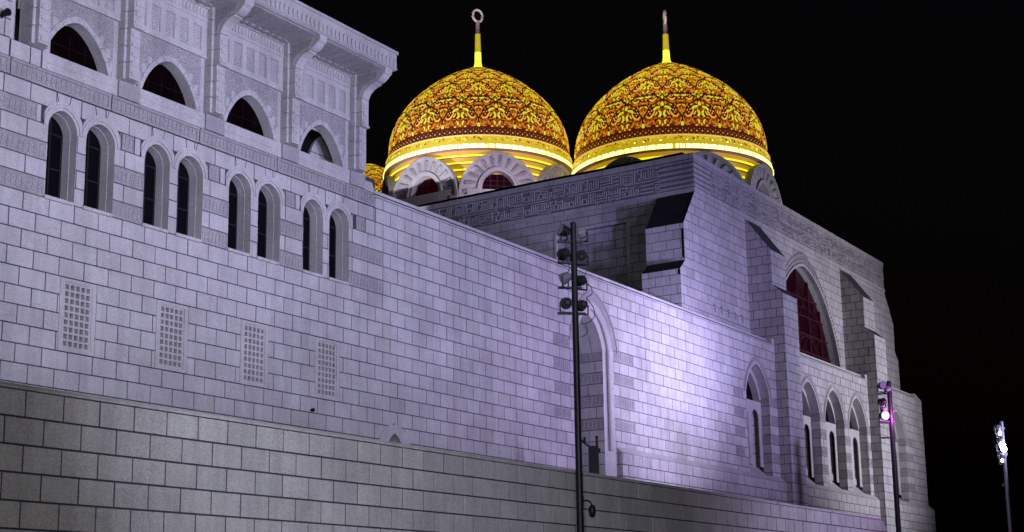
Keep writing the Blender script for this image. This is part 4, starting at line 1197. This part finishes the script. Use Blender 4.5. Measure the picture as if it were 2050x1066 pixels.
# ------------------------------------------------------------------ floodlight masts
def mast(label, x, y, ztop, rad, rowsp, barp, heads, ang, colour='black', zb=-1.6, sc=1.0, lit=None, extra=True):
    t = thing('floodlight_mast', label, 'lamp post', (x, y, zb), 'floodlight masts in front of the mosque')
    a = math.radians(ang); dx, dy = math.cos(a), math.sin(a); ax = Vector((dx, dy, 0)); m_ = M[colour]; T = ztop-zb
    mb = MB(); mb.tube([(0, 0, 0), (0, 0, T*.5), (0, 0, T)], [rad*1.25, rad*1.1, rad], 16); mb.tube([(0, 0, 0), (0, 0, .04)], rad*3, 12); mb.tube([(0, 0, T), (0, 0, T+.03)], [rad*1.05, rad*.7], 16)
    mb.build('pole', m_, t, loc=Vector((0, 0, 0)), smooth=False)
    cb_ = MB()
    for z, l0, l1 in barp:
        zz = z-zb; p0, p1 = -ax*l0, ax*l1; w = .022*sc; ny = Vector((-dy, dx, 0))
        cb_ = MB(); c8 = [p0-ny*w*1.6, p1-ny*w*1.6, p1+ny*w*1.6, p0+ny*w*1.6]
        lo = [c+Vector((0, 0, zz-w)) for c in c8]; hi = [c+Vector((0, 0, zz+w)) for c in c8]
        cb_.poly(lo); cb_.poly(hi)
        for k in range(4): cb_.poly([lo[k], lo[(k+1) % 4], hi[(k+1) % 4], hi[k]])
        cb_.build('crossbar', m_, t, loc=Vector((0, 0, 0)))
    for k, (off, z, az, tilt, r_, kind) in enumerate(heads):
        c = ax*off+Vector((0, 0, z-zb)); w = math.radians(az); f = Vector((math.cos(w)*math.cos(tilt), math.sin(w)*math.cos(tilt), math.sin(tilt)))
        mb = MB(); mb.tube([c-f*r_*1.05, c-f*r_*.85, c-f*r_*.25, c+f*r_*.55, c+f*r_*.75], [r_*.42, r_*.62, r_*.90, r_, r_*1.06], 16)
        # cooling fins and yoke
        for q in range(3): mb.tube([c-f*r_*(.75-.22*q), c-f*r_*(.70-.22*q)], r_*(.78+.08*q), 14)
        up_ = Vector((0, 0, 1)); sd_ = f.cross(up_).normalized()
        h = mb.build('floodlight', M['pale'] if kind == 'pale' else m_, t, loc=Vector((0, 0, 0)))
        yb = MB()
        for s_ in (-1, 1): yb.tube([c+sd_*s_*r_*1.15, c+sd_*s_*r_*1.15-up_*r_*1.7], .012*sc*1.3, 6)
        yb.tube([c-sd_*r_*1.15-up_*r_*1.7, c+sd_*r_*1.15-up_*r_*1.7], .014*sc*1.3, 6); yb.tube([c-sd_*r_*1.2, c+sd_*r_*1.2], .012*sc, 6)
        yb.build('yoke', m_, h)
        lb = MB(); lb.tube([c+f*r_*.76, c+f*r_*.80], r_*.93, 16); lb.build('lens', M[lit] if kind == 'lit' else M['lens'], h)
    return t
mA = mast('tall black mast with eight round floodlights, nearest, crossing the wall mid-picture', 26.82, 15.51, 8.5, .066, None,
     [(8.09, .36, .20), (7.62, .36, .18), (7.07, .36, .16), (6.51, .38, .22)],
     [(-.20, 8.33, 150, .25, .128, 'b'), (.17, 8.30, 20, .2, .118, 'pale'), (-.21, 7.82, 60, -.1, .125, 'b'), (.17, 7.78, 30, .3, .118, 'b'),
      (-.20, 7.29, 95, -.35, .125, 'pale'), (.15, 7.24, 60, .1, .118, 'b'), (-.18, 6.74, 40, .125, .125, 'b'), (.15, 6.70, 50, 0, .118, 'b')], -48)
mb = MB(); T0 = Vector((0, 0, 0)); a = math.radians(-48); ax = Vector((math.cos(a), math.sin(a), 0))
def cable(pts, r=.009):
    m_ = MB(); P_ = [ax*o_+Vector((.02, -.05, z+1.6)) for o_, z in pts]; D = []
    for p, q, r0, r1 in zip([P_[0]]+P_[:-2]+[P_[-2]], P_, P_[1:], P_[2:]+[P_[-1]]):
        for k in range(5):
            t_ = k/5; D.append(.5*((2*q)+(r0-p)*t_+(2*p-5*q+4*r0-r1)*t_*t_+(3*q-p-3*r0+r1)*t_**3))
    D.append(P_[-1]); m_.tube(D, r, 5); return m_
for pts in ([(.17, 7.2), (.30, 7.10), (.32, 6.95), (.20, 6.85), (.22, 6.72)], [(.15, 7.75), (.26, 7.6), (.20, 7.4), (.16, 7.3)], [(.20, 6.85), (.34, 6.65), (.36, 6.45), (.20, 6.30), (.07, 6.30)],
            [(-.20, 8.2), (-.24, 8.0), (-.22, 7.9)], [(-.2, 7.7), (-.16, 7.5), (-.2, 7.4)], [(-.05, 7.0), (-.10, 6.85), (-.08, 6.6)], [(.17, 6.3), (.2, 6.1), (.07, 6.0)]):
    cable(pts).build('cable', M['black'], mA, loc=Vector((0, 0, 0)))
mb = MB()                                                # globe camera on a swan neck, low on the mast
zc_ = 2.52+1.6
mb.tube([ax*.06+Vector((0, 0, zc_)), ax*.14+Vector((0, 0, zc_+.02)), ax*.22+Vector((0, 0, zc_)), ax*.25+Vector((0, 0, zc_-.08))], .018, 8)
mb.tube([ax*.04+Vector((0, 0, zc_-.08)), ax*.04+Vector((0, 0, zc_+.10))], .045, 8)
sc_ = mb.build('security_camera', M['black'], mA, loc=Vector((0, 0, 0)))
mb = MB(); mb.lathe([(.03, .07), (.07, .02), (.078, -.08), (.06, -.16), (.02, -.20)], ax*.26+Vector((0, 0, zc_-.14)), 16); mb.build('camera_globe', M['black'], sc_, smooth=True)

mast('black mast with one floodlight glowing magenta, in front of the right bays', 52.31, 17.16, 8.5, .085, None,
     [(8.07, .46, .1), (7.04, .42, .1), (6.46, .40, .1)],
     [(-.27, 8.37, -130, .0, .14, 'b'), (-.05, 8.25, 60, .3, .12, 'pale'), (-.27, 7.78, 70, -.2, .14, 'b'), (-.26, 7.50, 60, .0, .10, 'pale'), (-.27, 7.27, -128, -.10, .16, 'lit')], -57, lit='magenta', sc=1.3)
mast('distant grey mast with a cluster of lit white floodlights, far right against the black sky', 66.35, 16.82, 8.5, .075, None,
     [(8.2, .3, .1), (7.5, .3, .1), (7.0, .3, .1)],
     [(-.18, 8.22, 60, 0, .15, 'b'), (-.17, 8.0, -120, -.2, .11, 'lit'), (-.12, 7.62, 60, .2, .15, 'b'), (-.20, 7.45, -110, .1, .15, 'lit'), (-.05, 7.28, -140, .1, .15, 'lit'), (-.12, 7.0, 70, 0, .16, 'b'), (-.16, 6.78, -120, 0, .09, 'lit'), (-.14, 5.75, -120, 0, .05, 'pale')], -57, colour='steel', lit='whitelamp', sc=1.4)
for (x, y, z, e, c_) in ((52.05, 16.75, 7.2, 170, (1, .15, .9)), (66.1, 16.5, 7.45, 40, (.7, .6, 1))):
    d = bpy.data.lights.new('lamp_spill', 'POINT'); d.energy = e; d.color = c_; d.shadow_soft_size = .12
    o = bpy.data.objects.new('lamp_spill', d); C.objects.link(o); o.location = (x, y, z)

# ------------------------------------------------------------------ black cabinet with two upturned lamps on the terrace
cab = thing('lighting_cabinet', 'black cabinet with two thin upturned lamps, standing at the foot of the tall niche', 'cabinet', (44.6, 25.2, 3.3))
mb = MB(); a = math.radians(-57); ux = Vector((math.cos(a), math.sin(a), 0)); Q = Plane((44.6, 25.2, 0), ux, (-ux.y*-1, -ux.x, 0))
Q = Plane((44.6, 25.2, 0), ux, (math.cos(math.radians(-147)), math.sin(math.radians(-147)), 0))
mb.rect(Q, -.17, .17, 3.3, 6.05, -.2, .2, back=True); mb.rect(Q, .15, .24, 5.84, 5.98, -.06, .06, back=True)
mb.build('box', M['black'], cab)
mb = MB(); mb.rect(Q, -.14, .14, 4.2, 5.95, .2, .215); mb.build('door', M['black'], cab)
for pts, r in (([(-.12, 6.03), (-.30, 6.17), (-.42, 6.30)], .035), ([(.13, 6.03), (.13, 6.36)], .045)):
    mb = MB(); mb.tube([Q(u, z, 0) for u, z in pts], r, 10); mb.tube([Q(pts[-1][0], pts[-1][1], 0), Q(pts[-1][0]+(.0 if pts[-1][0] > 0 else -.04), pts[-1][1]+.05, 0)], r*1.35, 10)
    mb.build('lamp_arm', M['black'], cab)
mb = MB(); mb.tube([Q(-.28, 6.16, 0), Q(-.30, 6.38, 0)], [.03, .045], 8); mb.build('lamp_arm', M['black'], cab)

def wall_lamp(x, z, label, Y=27.9, k=1):
    t = thing('wall_lamp', label, 'lamp', (x, Y, z)); t.scale = (k, k, k)
    mb = MB(); mb.tube([(0, -.14, 0), (0, .02, .0), (0, .06, 0)], [.085, .075, .05], 14); mb.tube([(0, -.15, 0), (0, -.13, 0)], .095, 14); mb.build('lamp_body', M['black'], t, loc=Vector((0, 0, 0)))
    mb = MB(); mb.tube([(0, .05, 0), (0, .10, -.06)], .02, 6); mb.rect(WORLD, -.04, .04, -.10, .0, .085, .10, back=True); mb.build('bracket', M['black'], t, loc=Vector((0, 0, 0)))
wall_lamp(32.91, 6.25, 'tiny black round lamp on the long wall just above the retaining wall', 27.96, .55)
wall_lamp(21.43, 14.48, 'small black lamp on the plain wall at the left picture edge')

for o in bpy.data.objects:
    if o.type == 'LIGHT': o['label'] = 'lamp'
